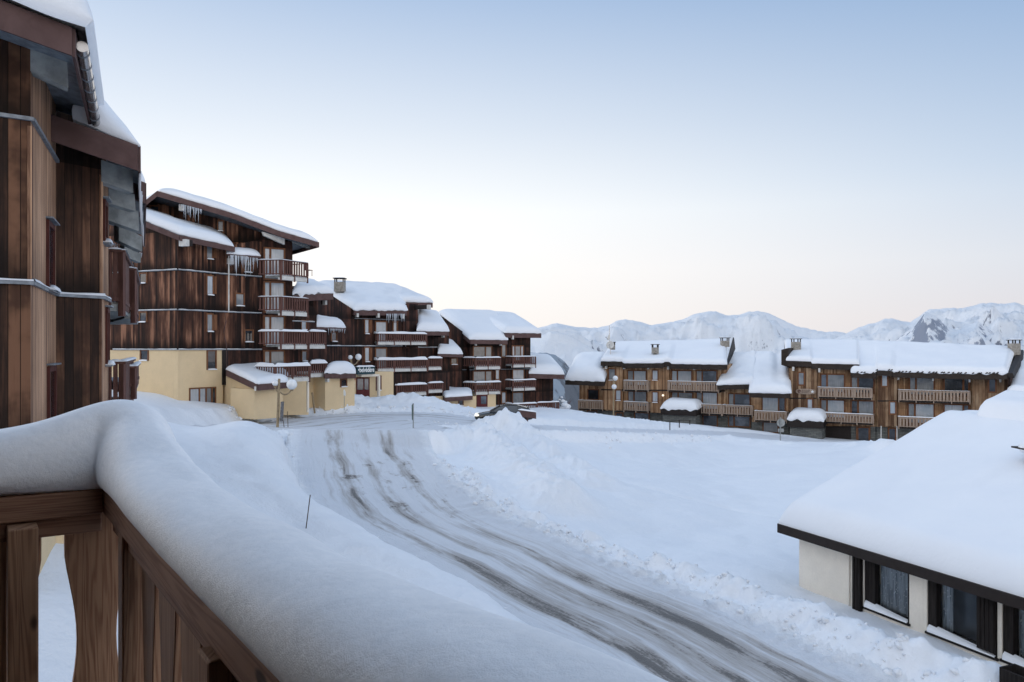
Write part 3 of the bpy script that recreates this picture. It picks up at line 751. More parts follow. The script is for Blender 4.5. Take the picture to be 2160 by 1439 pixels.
slope = mountain_mat('shaded valley slope', (.15, .17, .20), (.72, .8), snowc=(.30, .36, .43), forest=(-250, -60, (.055, .075, .09)), sc_=3.)  # the slope's shade and dark forest are put into the colour
range_('mountains', [(700, 705), (1000, 700), (1100, 698), (1130, 693), (1150, 688), (1172, 681), (1195, 686), (1215, 690), (1260, 691), (1285, 686), (1300, 677), (1318, 673), (1345, 677), (1372, 686), (1400, 682), (1440, 674), (1463, 663), (1482, 659), (1497, 656.5), (1510, 657), (1532, 665), (1560, 664), (1580, 657), (1600, 656), (1622, 661), (1650, 674), (1680, 688), (1715, 695), (1740, 700), (1760, 699), (1790, 703), (1850, 706), (1950, 700), (2200, 700), (2400, 700)],
       9000, 4200, -900, snowy, 500, k=.0009, shape=.9, seed=2.3)
range_('mountain_massif', [(1700, 760), (1740, 725), (1780, 706), (1812, 690), (1830, 684), (1853, 679), (1866, 672), (1884, 671), (1900, 677), (1920, 679), (1938, 668), (1955, 655), (1962, 652), (1980, 652), (2002, 649), (2030, 650), (2052, 645), (2068, 640), (2090, 638.5), (2103, 640), (2120, 641), (2143, 637.5), (2160, 645), (2230, 650), (2420, 640)],
       7200, 3000, -900, rocky, 330, k=.0011, shape=.8, seed=7.7)
range_('mountain_spur', [(1820, 790), (1862, 742), (1885, 722), (1905, 705), (1930, 688), (1953, 657), (1975, 668), (2000, 690), (2020, 697), (2045, 685), (2063, 679), (2085, 694), (2110, 712), (2140, 735), (2200, 760)],
       5600, 2600, -800, veryrocky, 190, k=.0019, shape=.75, seed=4.1, step=4)
range_('mountain_shoulder', [(900, 735), (1040, 722), (1110, 716), (1142, 707), (1163, 698), (1180, 701), (1205, 708), (1230, 724), (1262, 741), (1300, 765), (1420, 830)],
       4200, 1900, -700, rocky, 230, k=.0017, shape=.9, seed=9.2, step=4)
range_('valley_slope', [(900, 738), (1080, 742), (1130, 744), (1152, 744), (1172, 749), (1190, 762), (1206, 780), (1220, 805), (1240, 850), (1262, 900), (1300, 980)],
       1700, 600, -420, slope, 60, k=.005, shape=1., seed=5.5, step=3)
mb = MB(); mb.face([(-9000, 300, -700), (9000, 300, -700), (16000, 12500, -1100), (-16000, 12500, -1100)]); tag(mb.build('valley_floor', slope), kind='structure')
# ------------------------------------------------------------------ near building on the left
LB = thing('timber_apartment_building', (-12, 18, 5), 'near timber apartment block rising past the left edge, snow curling over its gutter', 'building', None)
gd = Vector((-.425, .905, 0))       # direction in which its eaves run
FA = fpx(-330, 11.45, 65, 12.75); FB = fpx(65, 12.75, 118, 15.6); FC_ = fpx(118, 15.6, 215, 16.35); FD = fpx(215, 16.35, 229, 17.6)
def wallz(par, F, z0, z1, mat, depth=.3, s0=0, s1=None, name='timber_wall', o=0.):
    s1 = F.L if s1 is None else s1; mb = MB(); F.box(mb, s0, s1, z0, z1, o - depth, o); return mb.build(name, mat, par)
wallz(LB, FA, 8.41, 16.2, woodA, 4.); wallz(LB, FB, 8.41, 15.0, woodAl, 1.2); wallz(LB, FC_, 8.41, 14.15, woodA, 2.2); wallz(LB, FD, 8.41, 14.1, woodAl, 1.)
wallz(LB, FA, 4.5, 8.41, yellowM, 4., name='plaster_wall'); wallz(LB, FB, 4.5, 8.41, yellowM, 1., name='plaster_wall'); wallz(LB, FC_, 4.5, 8.41, yellowM, 2., name='plaster_wall')
for F, zs in ((FA, (8.41, 11.06, 13.71)), (FB, (8.41, 11.06, 13.71)), (FC_, (11.06,)), (FD, (11.06,))):
    for z in zs: band(LB, F, 0 if F is not FA else 1., F.L + (.04 if F in (FA, FC_) else 0), z, z < 13)
Fr = FC_.off(-.9); wallz(LB, Fr, 11, 15.15, woodA, 1.5, -1.2, FC_.L - .1)
mb = MB()   # slim corner trims
for F in (FA, FC_): F.box(mb, F.L - .05, F.L + .012, 11.1, 13.6, -.05, .012)
mb.build('corner_trim', woodAl, LB)
# recessed wall behind the balconies, running back along the block
FE = Fac(FD.b + Vector((-.55, .15)), FD.b + Vector((-.55, .15)) + Vector((gd.x, gd.y)) * 13); FE.n = -FE.n if FE.n.x < 0 else FE.n; FE.n3 = Vector((FE.n.x, FE.n.y, 0))
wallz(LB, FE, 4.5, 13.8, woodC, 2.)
redM = plain_wood('red brown window joinery', (.075, .024, .02), (.12, .04, .032), (6, 1.5))
def slit(F, x0, y0, x1, y1, mat=redM):
    s0, s1, z0, z1 = F.rect(x0, y0, x1, y1); mb = MB(); F.box(mb, s0, s0 + .09, z0, z1, 0, .05); F.box(mb, s1 - .09, s1, z0, z1, 0, .05)
    F.box(mb, s0 + .09, s1 - .09, z1 - .1, z1, 0, .05); F.box(mb, s0 + .09, s1 - .09, z0, z0 + .1, 0, .05); w_ = mb.build('window', mat, LB)
    mb = MB(); F.box(mb, s0 + .09, s1 - .09, z0 + .1, z1 - .1, 0, .015); mb.build('pane', glassD, w_)
    mb = MB(); F.box(mb, s0 - .05, s1 + .05, z1 + .02, z1 + .05, 0, .12); mb.build('drip_board', flashM, w_); mb = MB(); F.box(mb, s0 - .05, s1 + .05, z0 - .05, z0 - .02, 0, .12); mb.build('drip_board', flashM, w_)
    mb = MB(); a = F.pt(s0, 0, .08); b = F.pt(s1, 0, .08); puff_line(mb, a, b, z0 - .02, z0 - .02, .16, .10, 3.); mb.build('sill_snow', snowM, w_, True)
slit(FB, 97, 470, 111, 612); slit(FB, 99, 772, 114, 905); slit(FD, 217, 424, 223, 512); slit(FD, 222, 650, 227, 768)
# stacked balconies on the far side
def lb_balcony(D0, D1, x0, x1, xe, z0, z1, solid=True):
    a = PX(x0, D0); b = PX(x1, D0 + .12); c = PX(xe, D1); mb = MB()
    fl = MB(); fl.prism([Vector((a.x, a.y, z0 - .18)), Vector((b.x, b.y, z0 - .18)), Vector((c.x, c.y, z0 - .18)), Vector((c.x - 1.2, c.y, z0 - .18)), Vector((a.x - .3, a.y + .5, z0 - .18))], Vector((0, 0, .16)))
    sl_ = fl.build('balcony', concreteM, LB)
    slats(mb, a, b, z0 + .05, z1 - .05, .16, .10); slats(mb, b, c, z0 - .1, z1 - .05, .13, .115, .03)
    for p, q in ((a, b), (b, c)):
        mb.bar((p.x, p.y, z1 - .02), (q.x, q.y, z1 - .02), .14, .06); mb.bar((p.x, p.y, z0 + .1), (q.x, q.y, z0 + .1), .07, .1)
    mb.bar((b.x, b.y, z0 - .3), (b.x, b.y, z1 - .05), .12, .12, Vector((1, 0, 0))); mb.bar((a.x, a.y, z0 - .1), (a.x, a.y, z1 - .05), .1, .1, Vector((1, 0, 0)))
    mb.build('railing', redwoodM, sl_)
    mb = MB(); puff_line(mb, a, b, z1 + .01, z1 + .01, .22, .06, 2.); puff_line(mb, b, c, z1 + .01, z1 + .01, .2, .05, 3.); mb.build('rail_snow', snowM, sl_, True)
    mb = MB(); mb.prism([Vector((a.x - .2, a.y + .12, z0 - .02)), Vector((b.x - .08, b.y + .1, z0 - .02)), Vector((c.x - .1, c.y - .2, z0 - .02)), Vector((c.x - 1.1, c.y - .2, z0 - .02))], Vector((0, 0, .14))); mb.build('floor_snow', snowM, sl_)
lb_balcony(18.5, 23.9, 229, 257, 280, 11.06, 12.32); lb_balcony(18.5, 23.9, 229, 258, 281, 8.42, 9.68); lb_balcony(21.6, 27.0, 262, 282, 291, 11.0, 12.2); lb_balcony(21.6, 27.0, 262, 282, 292, 8.9, 9.5)
# roofs
R0 = P(151, 60, 11.8); ua = Vector((FA.u.x, FA.u.y, 0)); L0 = R0 - ua * 5 + Vector((0, 0, 1.05))
rf1 = roof(LB, [L0, R0], [L0 + gd * 5, R0 + gd * 5], .1, flashM, .42)
snow_patch(rf1, [L0 + Vector((0, 0, .02)), R0 + Vector((.03, 0, .02))], [L0 + gd * 5.2, R0 + gd * 5.2], 1.05, .45, 44, 40, over=.28, seed=3., rs=.55, amp=.16)
uc = Vector((FC_.u.x, FC_.u.y, 0)); R1 = P(291, 308, 15.6); L1 = P(100, 240, 14.95)
rf2 = roof(LB, [L1, R1], [L1 + gd * 6, R1 + gd * 6], .1, flashM, .5)
snow_patch(rf2, [L1 + uc * .5, R1], [L1 + gd * 6 + uc * .5, R1 + gd * 6], 1.5, .9, 44, 26, over=.05, seed=8., rs=.35, amp=.08, hf=lambda u, v: 1.0 - .82 * u ** .8)
R2 = P(304, 386, 19.0); L2 = R2 - uc * 2.2 + Vector((0, 0, .4))
rf3 = roof(LB, [L2, R2], [L2 + gd * 9, R2 + gd * 9], .1, flashM, .5)
snow_patch(rf3, [L2, R2], [L2 + gd * 9, R2 + gd * 9], .5, .5, 20, 26, over=.03, seed=9., rs=.5)
# concrete brackets carrying the roofs
def bracket(F, pts, th=.25):
    mb = MB(); F.poly(mb, pts, th, .02); mb.build('bracket', concreteM, LB)
bracket(FA, [(64, 97), (141, 119), (144, 186), (64, 150)]); bracket(FC_, [(213, 338), (279, 360), (280, 407), (213, 383)])
for D, pts in ((17.6, [(225, 388), (283, 410), (285, 446), (226, 428)]), (18.8, [(228, 430), (291, 446), (292, 488), (228, 465)]), (20.6, [(250, 470), (299, 500), (299, 531), (250, 508)]), (22.6, [(262, 516), (297, 536), (296, 554), (262, 541)])):
    x = pts[0][0]; F = Fac(PX(x, D), PX(x, D) + Vector((FC_.u.x, FC_.u.y))); bracket(F, pts)
# fascia facing out along the eaves, round gutter with brackets
eo = Vector((.905, .425, 0))
mb = MB(); g0 = R0 + eo * .13 + Vector((0, 0, -.20)) + gd * .15; g1 = R0 + eo * .13 + Vector((0, 0, -.42)) + gd * 4.9
mb.tube([g0, g1], .085, 16); gut = mb.build('gutter', steelM, LB, True)
for i in range(9):
    mb = MB(); c = g0.lerp(g1, (i + .4) / 9); mb.tube([c, c + gd * .03], .095, 16); mb.build('gutter_strap', flashM, gut, True)
icicles(rf3, P(296, 400, 17.4), P(303, 470, 24), 16, .25, .9, 5, .035); icicles(rf2, R1 + Vector((.02, .05, -.45)), R1 + gd * 1.5 + Vector((.02, 0, -.45)), 6, .3, 1.0, 6, .03)
icicles(rf3, P(236, 512, 22), P(300, 534, 26), 14, .1, .35, 7, .03)

# ------------------------------------------------------------------ first dark building with yellow base
B1 = thing('apartment_building', (-22, 58, 6), 'tallest dark timber block, on a broad yellow plaster base with four stacked balconies', 'building')
F1 = fpx(280, 53.6, 375, 52.0); F2 = fpx(375, 52.0, 478, 55.3); F3 = fpx(478, 55.3, 555, 57.4); F4 = fpx(553, 57.2, 617, 58.4); FU = fpx(300, 56.6, 555, 57.9)
wall(B1, F1, [(215, 440), (307, 474), (375, 503), (375, 737.5), (215, 739)], woodB, 4., 'timber_wall')
wall(B1, F2, [(375, 503), (478, 524), (478, 738), (375, 737.5)], woodB, 3., 'timber_wall')
wall(B1, F3, [(478, 519), (555, 505), (555, 736), (478, 738)], woodB, 3., 'timber_wall')
wall(B1, FU, [(296, 438), (332, 411), (487, 457), (556, 487), (556, 560), (296, 560)], woodB, 7., 'timber_wall')
wall(B1, F4, [(553, 489), (617, 506), (617, 803), (553, 803)], woodC, 7., 'timber_wall')
wall(B1, F1, [(215, 739), (375, 737.5), (375, 885), (215, 900)], yellowM, 4., 'plaster_wall'); wall(B1, F2, [(375, 737.5), (470, 738), (470, 885), (375, 885)], yellowM, 3., 'plaster_wall')
wall(B1, F3, [(478, 738), (555, 736), (555, 800), (478, 800)], woodC, 2., 'timber_wall', .0)
mb = MB(); F2.poly(mb, [(468, 739), (480, 739), (480, 812), (468, 812)], .5, .05); mb.build('corner_board', darkM, B1)
for y in (574, 656, 738):
    for F, xa, xb in ((F1, 240, 375), (F2, 375, 478), (F3, 478, 555)):
        sa, sb = F.hit(xa, y)[0], F.hit(xb, y)[0]; zz = CZ + {574: 5.2, 656: 2.55, 738: -.09}[y]; band(B1, F, sa, sb, zz, True, .09)
rf = roof(B1, [P(300, 429, 53.9), P(332, 403, 53.9), P(487, 449, 55.4), P(592, 489, 56.5), P(672, 511, 57.4)],
          [p + Vector((-5.4, 7.6, 0)) for p in (P(300, 429, 53.9), P(332, 403, 53.9), P(487, 449, 55.4), P(592, 489, 56.5), P(672, 511, 57.4))], .12, flashM, .38)
snow_patch(rf, [P(338, 405, 54.1), P(487, 448.5, 55.5), P(592, 488.5, 56.6), P(669, 510, 57.3)], [p + Vector((-5.2, 7.3, .25)) for p in (P(338, 404, 54.1), P(487, 448.5, 55.5), P(592, 488.5, 56.6), P(669, 510, 57.3))],
           .62, .9, 50, 22, over=.05, seed=1., rs=1.2, amp=.10)
icicles(rf, P(383, 431, 54.0), P(426, 442, 54.4), 16, .2, 1.1, 3, .03)
G = F1.off(.8); 
lf = [P(250, 441, 52.9), P(307, 467.5, 51.8), P(378, 496, 50.9), P(494, 521, 54.6)]
rf = roof(B1, lf, [p + Vector((-2.2, 4.5, 1.2)) for p in lf], .1, flashM, .36)
snow_patch(rf, [P(250, 440, 53), P(307, 466.5, 51.9), P(378, 495, 51.1), P(492, 520.5, 54.6)], [p + Vector((-2.2, 4.6, 1.3)) for p in (P(250, 440, 53), P(307, 466.5, 51.9), P(378, 495, 51.1), P(492, 520.5, 54.6))], .62, .8, 50, 20, over=.05, seed=2., rs=1.5, amp=.08)
rf = roof(B1, [P(481, 536, 54.6), P(547, 541, 56.2)], [P(481, 526, 56.4), P(540, 530, 58.2)], .06, darkM, .12)
snow_patch(rf, [P(481, 535, 54.6), P(547, 540, 56.2)], [P(481, 523, 56.4), P(536, 527, 58.2)], .32, .35, 20, 10, seed=4., rs=.9)
icicles(rf, P(486, 538, 54.6), P(545, 543, 56.2), 24, .3, 1.5, 11, .045)
def poly_part(par, F, pts, mat, name, th=.3, o=.05):
    mb = MB(); F.poly(mb, pts, th, o); return mb.build(name, mat, par)
poly_part(B1, fpx(553, 56.3, 617, 57.5), [(553, 489), (600, 503.6), (600, 516), (557, 497)], whiteM, 'corbel'); poly_part(B1, fpx(600, 58, 660, 59), [(616, 508), (656, 513), (656, 526), (617, 512)], concreteM, 'corbel')
for x0, y0, x1, y1, F, o in ((377, 431, 388, 444, FU, 2.2), (377, 505, 392, 519, F1, .6), (483, 545, 494, 557, F3, .3)): corbel(B1, F, x0, y0, x1, y1, 0, o)
# windows
for x0, y0, x1, y1, F, mt in ((298, 740, 312, 758, F1, glassD), (296, 578, 309, 595, F1, glassD), (296, 660, 309, 677, F1, glassD), (437, 583, 448, 620, F2, curtA), (437, 664, 447, 697, F2, curtB), (436, 521, 447, 544, F2, curtB),
                              (438, 741, 454, 777, F2, glassD), (498, 621, 513, 643, F3, curtB), (517, 698, 532, 719, F3, glassD), (515, 552, 529, 572, F3, glassD), (461, 468, 470, 485, FU, curtB), (319, 436, 334, 450, FU, glassD)):
    window(B1, F, x0, y0, x1, y1, pane=mt, fr=.10)
for F, x0, y0, x1, y1 in ((F2, 449, 583, 455, 620), (F2, 448, 664, 456, 697), (F2, 448, 521, 455, 544)):   # folded shutter beside each tall window
    s0, s1, z0, z1 = F.rect(x0, y0, x1, y1); mb = MB(); F.box(mb, s0 + .11, s1 + .05, z0, z1, 0, .04); mb.build('shutter', framewoodM, B1)
w_ = window(B1, F2, 401, 820, 453, 862, panes=(1.2, .9, .8, .45), mats=[curtA, curtA, curtB, glassD], fr=.09); 
for y0, y1, mts in ((526, 588, [curtA, curtA]), (597, 657, [curtA, curtA]), (669, 727, [curtA, curtA]), (742, 800, [curtB, curtB])):
    window(B1, F4, 559, y0, 598, y1, panes=(1, 2.6), mats=mts, fr=.12, sill=False); 
    poly_part(B1, F4, [(602, y0 - 3), (614, y0 - 3), (614, y1), (602, y1)], woodC, 'timber_wall', .1, .06)
# balconies
FBk = fpx(593, 55.2, 649, 57.4).off(-1.5)
for k, (x0, x1, yt, yb, sn) in enumerate(((593, 649, 551.5, 583, .05), (593, 649, 628, 657, .06), (593, 649, 700, 727, .16))):
    balcony(B1, FBk, x0, x1, yt, yb, 1.5, snow=sn, seed=k + 1., chamfer=.7)
balcony(B1, FBk, 580, 653, 773, 796, 1.9, snow=.26, seed=5.)
FBr = fpx(650, 60.5, 690, 62.5).off(-1.4)
balcony(B1, FBr, 652, 687, 700, 727, 1.4, snow=.16, seed=6., lside=False); balcony(B1, FBr, 654, 689, 767, 787, 1.4, snow=.32, seed=7., lside=False)
mb = MB(); mb.tube([P(482.5, 523, 54.9), P(482.5, 659, 54.9)], .05, 8); mb.build('downpipe', whiteM, B1, True)
mb = MB(); mb.tube([P(474, 660, 54.7), P(477, 678, 54.7), P(472, 700, 54.7), P(474, 712, 54.7), P(478, 728, 54.7), P(478, 790, 54.7)], .03, 6); mb.build('cable', brownM, B1, True)
# low annex in front
A1 = fpx(470, 55.5, 537, 52.6); A2 = fpx(537, 52.6, 597, 54.6)
wall(B1, A1, [(470, 790), (482, 796), (537, 821), (537, 885), (470, 880)], yellowM, 2., 'plaster_wall'); wall(B1, A2, [(537, 821), (597, 812), (597, 876), (537, 885)], yellowM, 2.5, 'plaster_wall')
fr_ = [P(478, 780, 54.6), P(543, 811, 51.9), P(606, 806, 54.3)]; bk_ = [P(500, 771, 58), P(545, 771, 58), P(606, 788, 58)]
rf = roof(B1, fr_, bk_, .1, darkM, .42); snow_patch(rf, fr_, bk_, .42, .5, 40, 18, over=.06, seed=6., amp=.1, rs=.6)
window(B1, A2, 568, 822, 580, 839, pane=glassD, fr=.09); poly_part(B1, A2, [(586, 822), (592, 822), (592, 868), (586, 868)], darkM, 'door', .2, .03)
poly_part(B1, A1, [(545, 815), (549, 815), (549, 824), (545, 824)], whiteM, 'corbel', .1, .3)
A3 = fpx(597, 57.6, 651, 59); wall(B1, A3, [(595, 796), (651, 794), (651, 875), (595, 876)], yellowM, 1.5, 'plaster_wall')
mb = MB(); A3.off(1.5).poly(mb, [(648.5, 797), (652, 797), (652, 870), (648.5, 870)], .14); mb.build('pillar', creamM, B1)
A4 = fpx(651, 62.5, 690, 64.5); wall(B1, A4, [(651, 788), (690, 785), (690, 862), (651, 868)], yellowM, 1.5, 'plaster_wall')

# ------------------------------------------------------------------ second building with the entrance sign
B2 = thing('apartment_building', (-14, 74, 5), 'dark timber apartment block with a broad snowy roof, chimney and the signed yellow entrance', 'building')
G1 = fpx(600, 61.5, 702, 66); G2 = fpx(660, 67, 748, 73.2); G3 = fpx(745, 73.4, 856, 78); G4 = fpx(850, 77.6, 884, 79.5); G5 = fpx(855, 79.5, 947, 84); G6 = fpx(826, 75.6, 948, 81.5)
wall(B2, G1, [(600, 625), (640, 622), (668, 620), (668, 800), (600, 800)], woodC, 3., 'timber_wall')
wall(B2, G2, [(664, 602), (704, 626), (748, 655), (748, 800), (664, 800)], woodC, 4., 'timber_wall')
wall(B2, G3, [(745, 655), (856, 655), (856, 792), (745, 792)], woodC, 5., 'timber_wall')
wall(B2, G4, [(850, 641), (882, 641), (882, 735), (850, 735)], woodC, 4., 'timber_wall')
wall(B2, G5, [(855, 690), (882, 699), (947, 700), (947, 866), (855, 866)], woodC, 4., 'timber_wall')
wall(B2, G6, [(827, 786), (948, 783), (948, 872), (827, 858)], woodC, 1., 'timber_wall')
band(B2, G3, 0, G3.L, CZ + .22); band(B2, G2, 2., G2.L, CZ + .22); band(B2, G5, 0, G5.L, CZ + .1); band(B2, G3, 0, G3.L * .99, CZ + 2.8, False); band(B2, G1, 0, G1.L * .6, CZ + 2.15)
rf = roof(B2, [P(747, 655, 72.6), P(857, 656, 77)], [P(664, 601, 80.5), P(846, 610, 86)], .15, darkM, .45)
snow_patch(rf, [P(747, 654, 72.6), P(857, 655, 77)], [P(664, 600, 80.5), P(846, 609, 86)], .62, .6, 50, 30, over=.15, seed=11., rs=1.0, amp=.12, droop=.2)
mn = rf
icicles(rf, P(815, 662, 75.0), P(854, 662, 76.8), 18, .2, 1.2, 12, .05)
rf = roof(B2, [P(848, 638, 79.3), P(912, 639, 82)], [P(790, 604, 86), P(852, 613, 88.5)], .15, darkM, .5)
snow_patch(rf, [P(846, 637, 79.3), P(912, 638, 82)], [P(780, 602, 86.5), P(850, 612, 89)], .55, .5, 40, 24, over=.1, seed=12., rs=.8, amp=.1)
rf = roof(B2, [P(617, 623, 60.6), P(702, 619, 64.3)], [P(632, 600, 67), P(668, 606, 69.5)], .12, darkM, .5)
snow_patch(rf, [P(617, 622, 60.6), P(702, 618, 64.3)], [P(630, 598, 67), P(664, 604, 69.5)], .62, .5, 40, 20, over=.12, seed=13., rs=.7, amp=.14, droop=.5)
rf = roof(B2, [P(667, 690, 66.3), P(728, 692, 70.5)], [P(668, 664, 68.5), P(690, 668, 71.5)], .08, darkM, .2)
snow_patch(rf, [P(666, 689, 66.3), P(729, 691, 70.5)], [P(668, 662, 68.5), P(688, 666, 71.5)], .5, .4, 30, 16, over=.08, seed=14., rs=.5); icicles(rf, P(690, 693, 67.6), P(727, 694, 70.4), 14, .2, .6, 15, .05)
rf = roof(B2, [P(881, 699, 78.2), P(946, 700, 81.6)], [P(882, 662, 83.5), P(926, 668, 86)], .12, darkM, .4)
snow_patch(rf, [P(880, 698, 78.2), P(947, 699, 81.6)], [P(882, 660, 83.5), P(924, 666, 86)], .7, .6, 36, 20, over=.1, seed=15., rs=.8)
for x0, y0, x1, y1, mt in ((770, 675, 777, 702, curtA), (770, 734, 778, 761, curtA)):
    window(B2, G3, x0, y0, x1, y1, pane=mt, fr=.12); s0, s1, z0, z1 = G3.rect(778.5, y0, 784, y1); mb = MB(); G3.box(mb, s0, s1, z0, z1, 0, .07); mb.build('shutter', framewoodM, B2)
window(B2, G3, 793, 680, 814, 722, pane=curtA, fr=.12, sill=False); window(B2, G3, 830, 681, 836, 700, pane=curtA, fr=.14); window(B2, G3, 793, 736, 814, 780, pane=curtB, fr=.12, sill=False)
window(B2, G1, 636, 677, 645, 694, pane=curtA, fr=.08); window(B2, G1, 637, 742, 646, 760, pane=curtB, fr=.08); window(B2, G2, 699, 702, 709, 718, pane=glassD, fr=.12); window(B2, G5, 952 - 8, 756, 942, 757, pane=glassD) if False else None
GB = fpx(796, 74.8, 900, 78.2).off(-1.3)
balcony(B2, GB, 796, 900, 704.5, 721, 1.3, snow=.2, seed=8., strip=.3); 
balcony(B2, GB, 796, 901, 759.5, 777, 1.3, snow=.26, seed=9., rside=False); GB2 = fpx(901, 79, 934, 80.5).off(-1.2); balcony(B2, GB2, 903, 932, 756, 774, 1.2, snow=.2, seed=10., lside=False)
GB3 = fpx(838, 76, 935, 80).off(-1.); balcony(B2, GB3, 836, 900, 812, 828, 1., snow=.22, seed=11.); balcony(B2, GB3, 903, 934, 808, 822, 1., snow=.16, seed=12., lside=False)
for x0, y0, x1, y1, F, o in ((686, 634, 690, 643, G1, .5), (753, 661, 757, 669, G3, .9), (797, 661, 801, 670, G3, .9), (850, 663, 853, 672, G3, .9), (905, 643, 909, 653, G4, 2.), (935, 703, 938, 712, G5, 1.2)): corbel(B2, F, x0, y0, x1, y1, 0, o)
# entrance annex
A5 = fpx(686, 62.3, 748, 65); wall(B2, A5, [(686, 792), (748, 792), (748, 862), (686, 866)], yellowM, 3., 'plaster_wall')
rf = roof(B2, [P(684, 789, 61.8), P(749, 789, 64.4)], [P(688, 785, 66.5), P(750, 786, 68)], .1, darkM, .36)
snow_patch(rf, [P(685, 788, 61.8), P(750, 788, 64.4)], [P(688, 784, 66.5), P(750, 785, 68)], .95, 1.1, 36, 20, over=.04, seed=16., rs=1.3, droop=.2)
window(B2, A5, 719, 801, 730, 814, pane=glassD, fr=.1); corbel(B2, A5, 691, 798, 695, 806, 0, .35)
A6 = fpx(745, 70.4, 830, 73.6); wall(B2, A6, [(745, 786), (830, 784), (830, 852), (745, 858)], yellowM, 2., 'plaster_wall')
doorM = plain_wood('oxblood painted door', (.09, .02, .022), (.13, .032, .034), (5, 2))
mb = MB(); A6.poly(mb, [(751, 796), (779, 796), (779, 846), (751, 846)], .1, .06); dr = mb.build('door', doorM, B2)
mb = MB(); A6.poly(mb, [(753, 799), (765, 799), (765, 822), (753, 822)], .05, .08); A6.poly(mb, [(768, 799), (776, 799), (776, 822), (768, 822)], .05, .08); mb.build('pane', glassB, dr)
mb = MB(); A6.poly(mb, [(753, 790), (791, 789), (791, 793.5), (753, 794.5)], .6, .7); mb.build('lintel', creamM, B2); mb = MB(); A6.poly(mb, [(789, 792), (792.5, 792), (792.5, 846), (789, 846)], .25, .7); mb.build('pillar', creamM, B2)
window(B2, A6, 795, 795, 802, 821, pane=glassB, fr=.12, frame=doorM)
chimney(mn, P(717, 616, 76.6), .95, .95)
# sign over the entrance
SG = A6.off(.95); s0, s1, z0, z1 = SG.rect(753, 774, 791, 789.5)
sgn = thing('entrance_sign', SG.pt((s0 + s1) / 2, z0, 0), 'dark teal white-letter board reading belvédère over the yellow entrance', 'sign')
mb = MB(); SG.box(mb, s0, s1, z0, z1, -.25, 0); mb.build('board', flat_mat('dark teal sign board', (.012, .055, .075), .4, .1), sgn)
mb = MB(); puff_line(mb, SG.pt(s0, 0, -.12), SG.pt(s1, 0, -.12), z1, z1, .28, .14, 3.); mb.build('snow', snowM, sgn, True)
def text_mesh(par, F, txt, sc0, sc1, zb, size, mat, o=.01, name='lettering', depth=.01):
    cu = bpy.data.curves.new(name, 'FONT'); cu.body = txt; cu.size = size; cu.extrude = depth; cu.align_x = 'LEFT'; cu.offset = size * .018
    to = bpy.data.objects.new(name, cu); COL.objects.link(to); bpy.context.view_layer.update()
    me = bpy.data.meshes.new_from_object(to.evaluated_get(bpy.context.evaluated_depsgraph_get())); bpy.data.objects.remove(to)
    xs_ = [v.co.x for v in me.vertices]; k = (sc1 - sc0) / (max(xs_) - min(xs_)); mn_ = min(xs_)
    mb = MB(); mb.v = [tuple(F.pt(sc0 + (v.co.x - mn_) * k, zb + v.co.y, o + v.co.z)) for v in me.vertices]; mb.f = [tuple(p.vertices) for p in me.polygons]
    return mb.build(name, mat, par)
lettM = flat_mat('white lettering', (.85, .88, .88), .5, .02)
text_mesh(sgn, SG, '\u2022belvédère', s0 + .12, s1 - .1, z0 + .2, .60, lettM)

# ------------------------------------------------------------------ third building
B3 = thing('apartment_building', (-2, 92, 4), 'farthest dark timber block, two columns of balconies and a low snowy right wing', 'building')
H1 = fpx(922, 85.2, 996, 87.2); H2 = fpx(990, 86.2, 1072, 88.8); H3 = fpx(1066, 88.6, 1120, 90.6); H4 = fpx(1110, 91.5, 1168, 93.5)
wall(B3, H1, [(934, 668), (995, 714), (995, 870), (922, 868), (922, 690)], woodC, 4., 'timber_wall'); wall(B3, H2, [(991, 718), (1072, 718), (1072, 872), (991, 872)], woodC, 4., 'timber_wall')
wall(B3, H3, [(1066, 704), (1119, 704), (1119, 875), (1066, 875)], woodC, 4., 'timber_wall'); wall(B3, H4, [(1110, 792), (1167, 790), (1167, 878), (1110, 878)], woodC, 5., 'timber_wall')
for F in (H2, H3, H1): band(B3, F, 0, F.L, CZ - 2.35, False)
rf = roof(B3, [P(992, 717, 84.9), P(1070, 718, 87.5)], [P(926, 662, 94), P(1050, 666, 97)], .15, darkM, .45)
snow_patch(rf, [P(991, 716, 84.9), P(1070, 717, 87.5)], [P(925, 660, 94), P(1050, 664, 97)], .7, .6, 40, 26, over=.1, seed=21., rs=.9)
rf = roof(B3, [P(1066, 703, 87.4), P(1141, 704, 90.6)], [P(1000, 665, 97), P(1092, 671, 100)], .15, darkM, .5)
snow_patch(rf, [P(1064, 702, 87.4), P(1141, 703, 90.6)], [P(990, 663, 97), P(1090, 669, 100)], .7, .6, 40, 26, over=.08, seed=22., rs=1.2)
rf = roof(B3, [P(1116, 789, 90.2), P(1190, 791, 93.2)], [P(1108, 758, 98.5), P(1166, 762, 100.5)], .15, darkM, .5)
snow_patch(rf, [P(1116, 788, 90.2), P(1190, 790, 93.2)], [P(1108, 757, 98.5), P(1164, 761, 100.5)], 1.0, 1.1, 36, 22, over=.06, seed=23., rs=1.4)
rf = roof(B3, [P(924, 747, 81.8), P(976, 748, 84.5)], [P(924, 720, 85.3), P(956, 728, 86.6)], .1, darkM, .3)
snow_patch(rf, [P(924, 746, 81.8), P(976, 747, 84.5)], [P(924, 718, 85.3), P(954, 726, 86.6)], .6, .5, 30, 16, over=.06, seed=24.)
wall(B3, fpx(922, 83.6, 978, 85.8), [(926, 748), (975, 749), (975, 830), (926, 830)], woodC, 1.5, 'timber_wall')
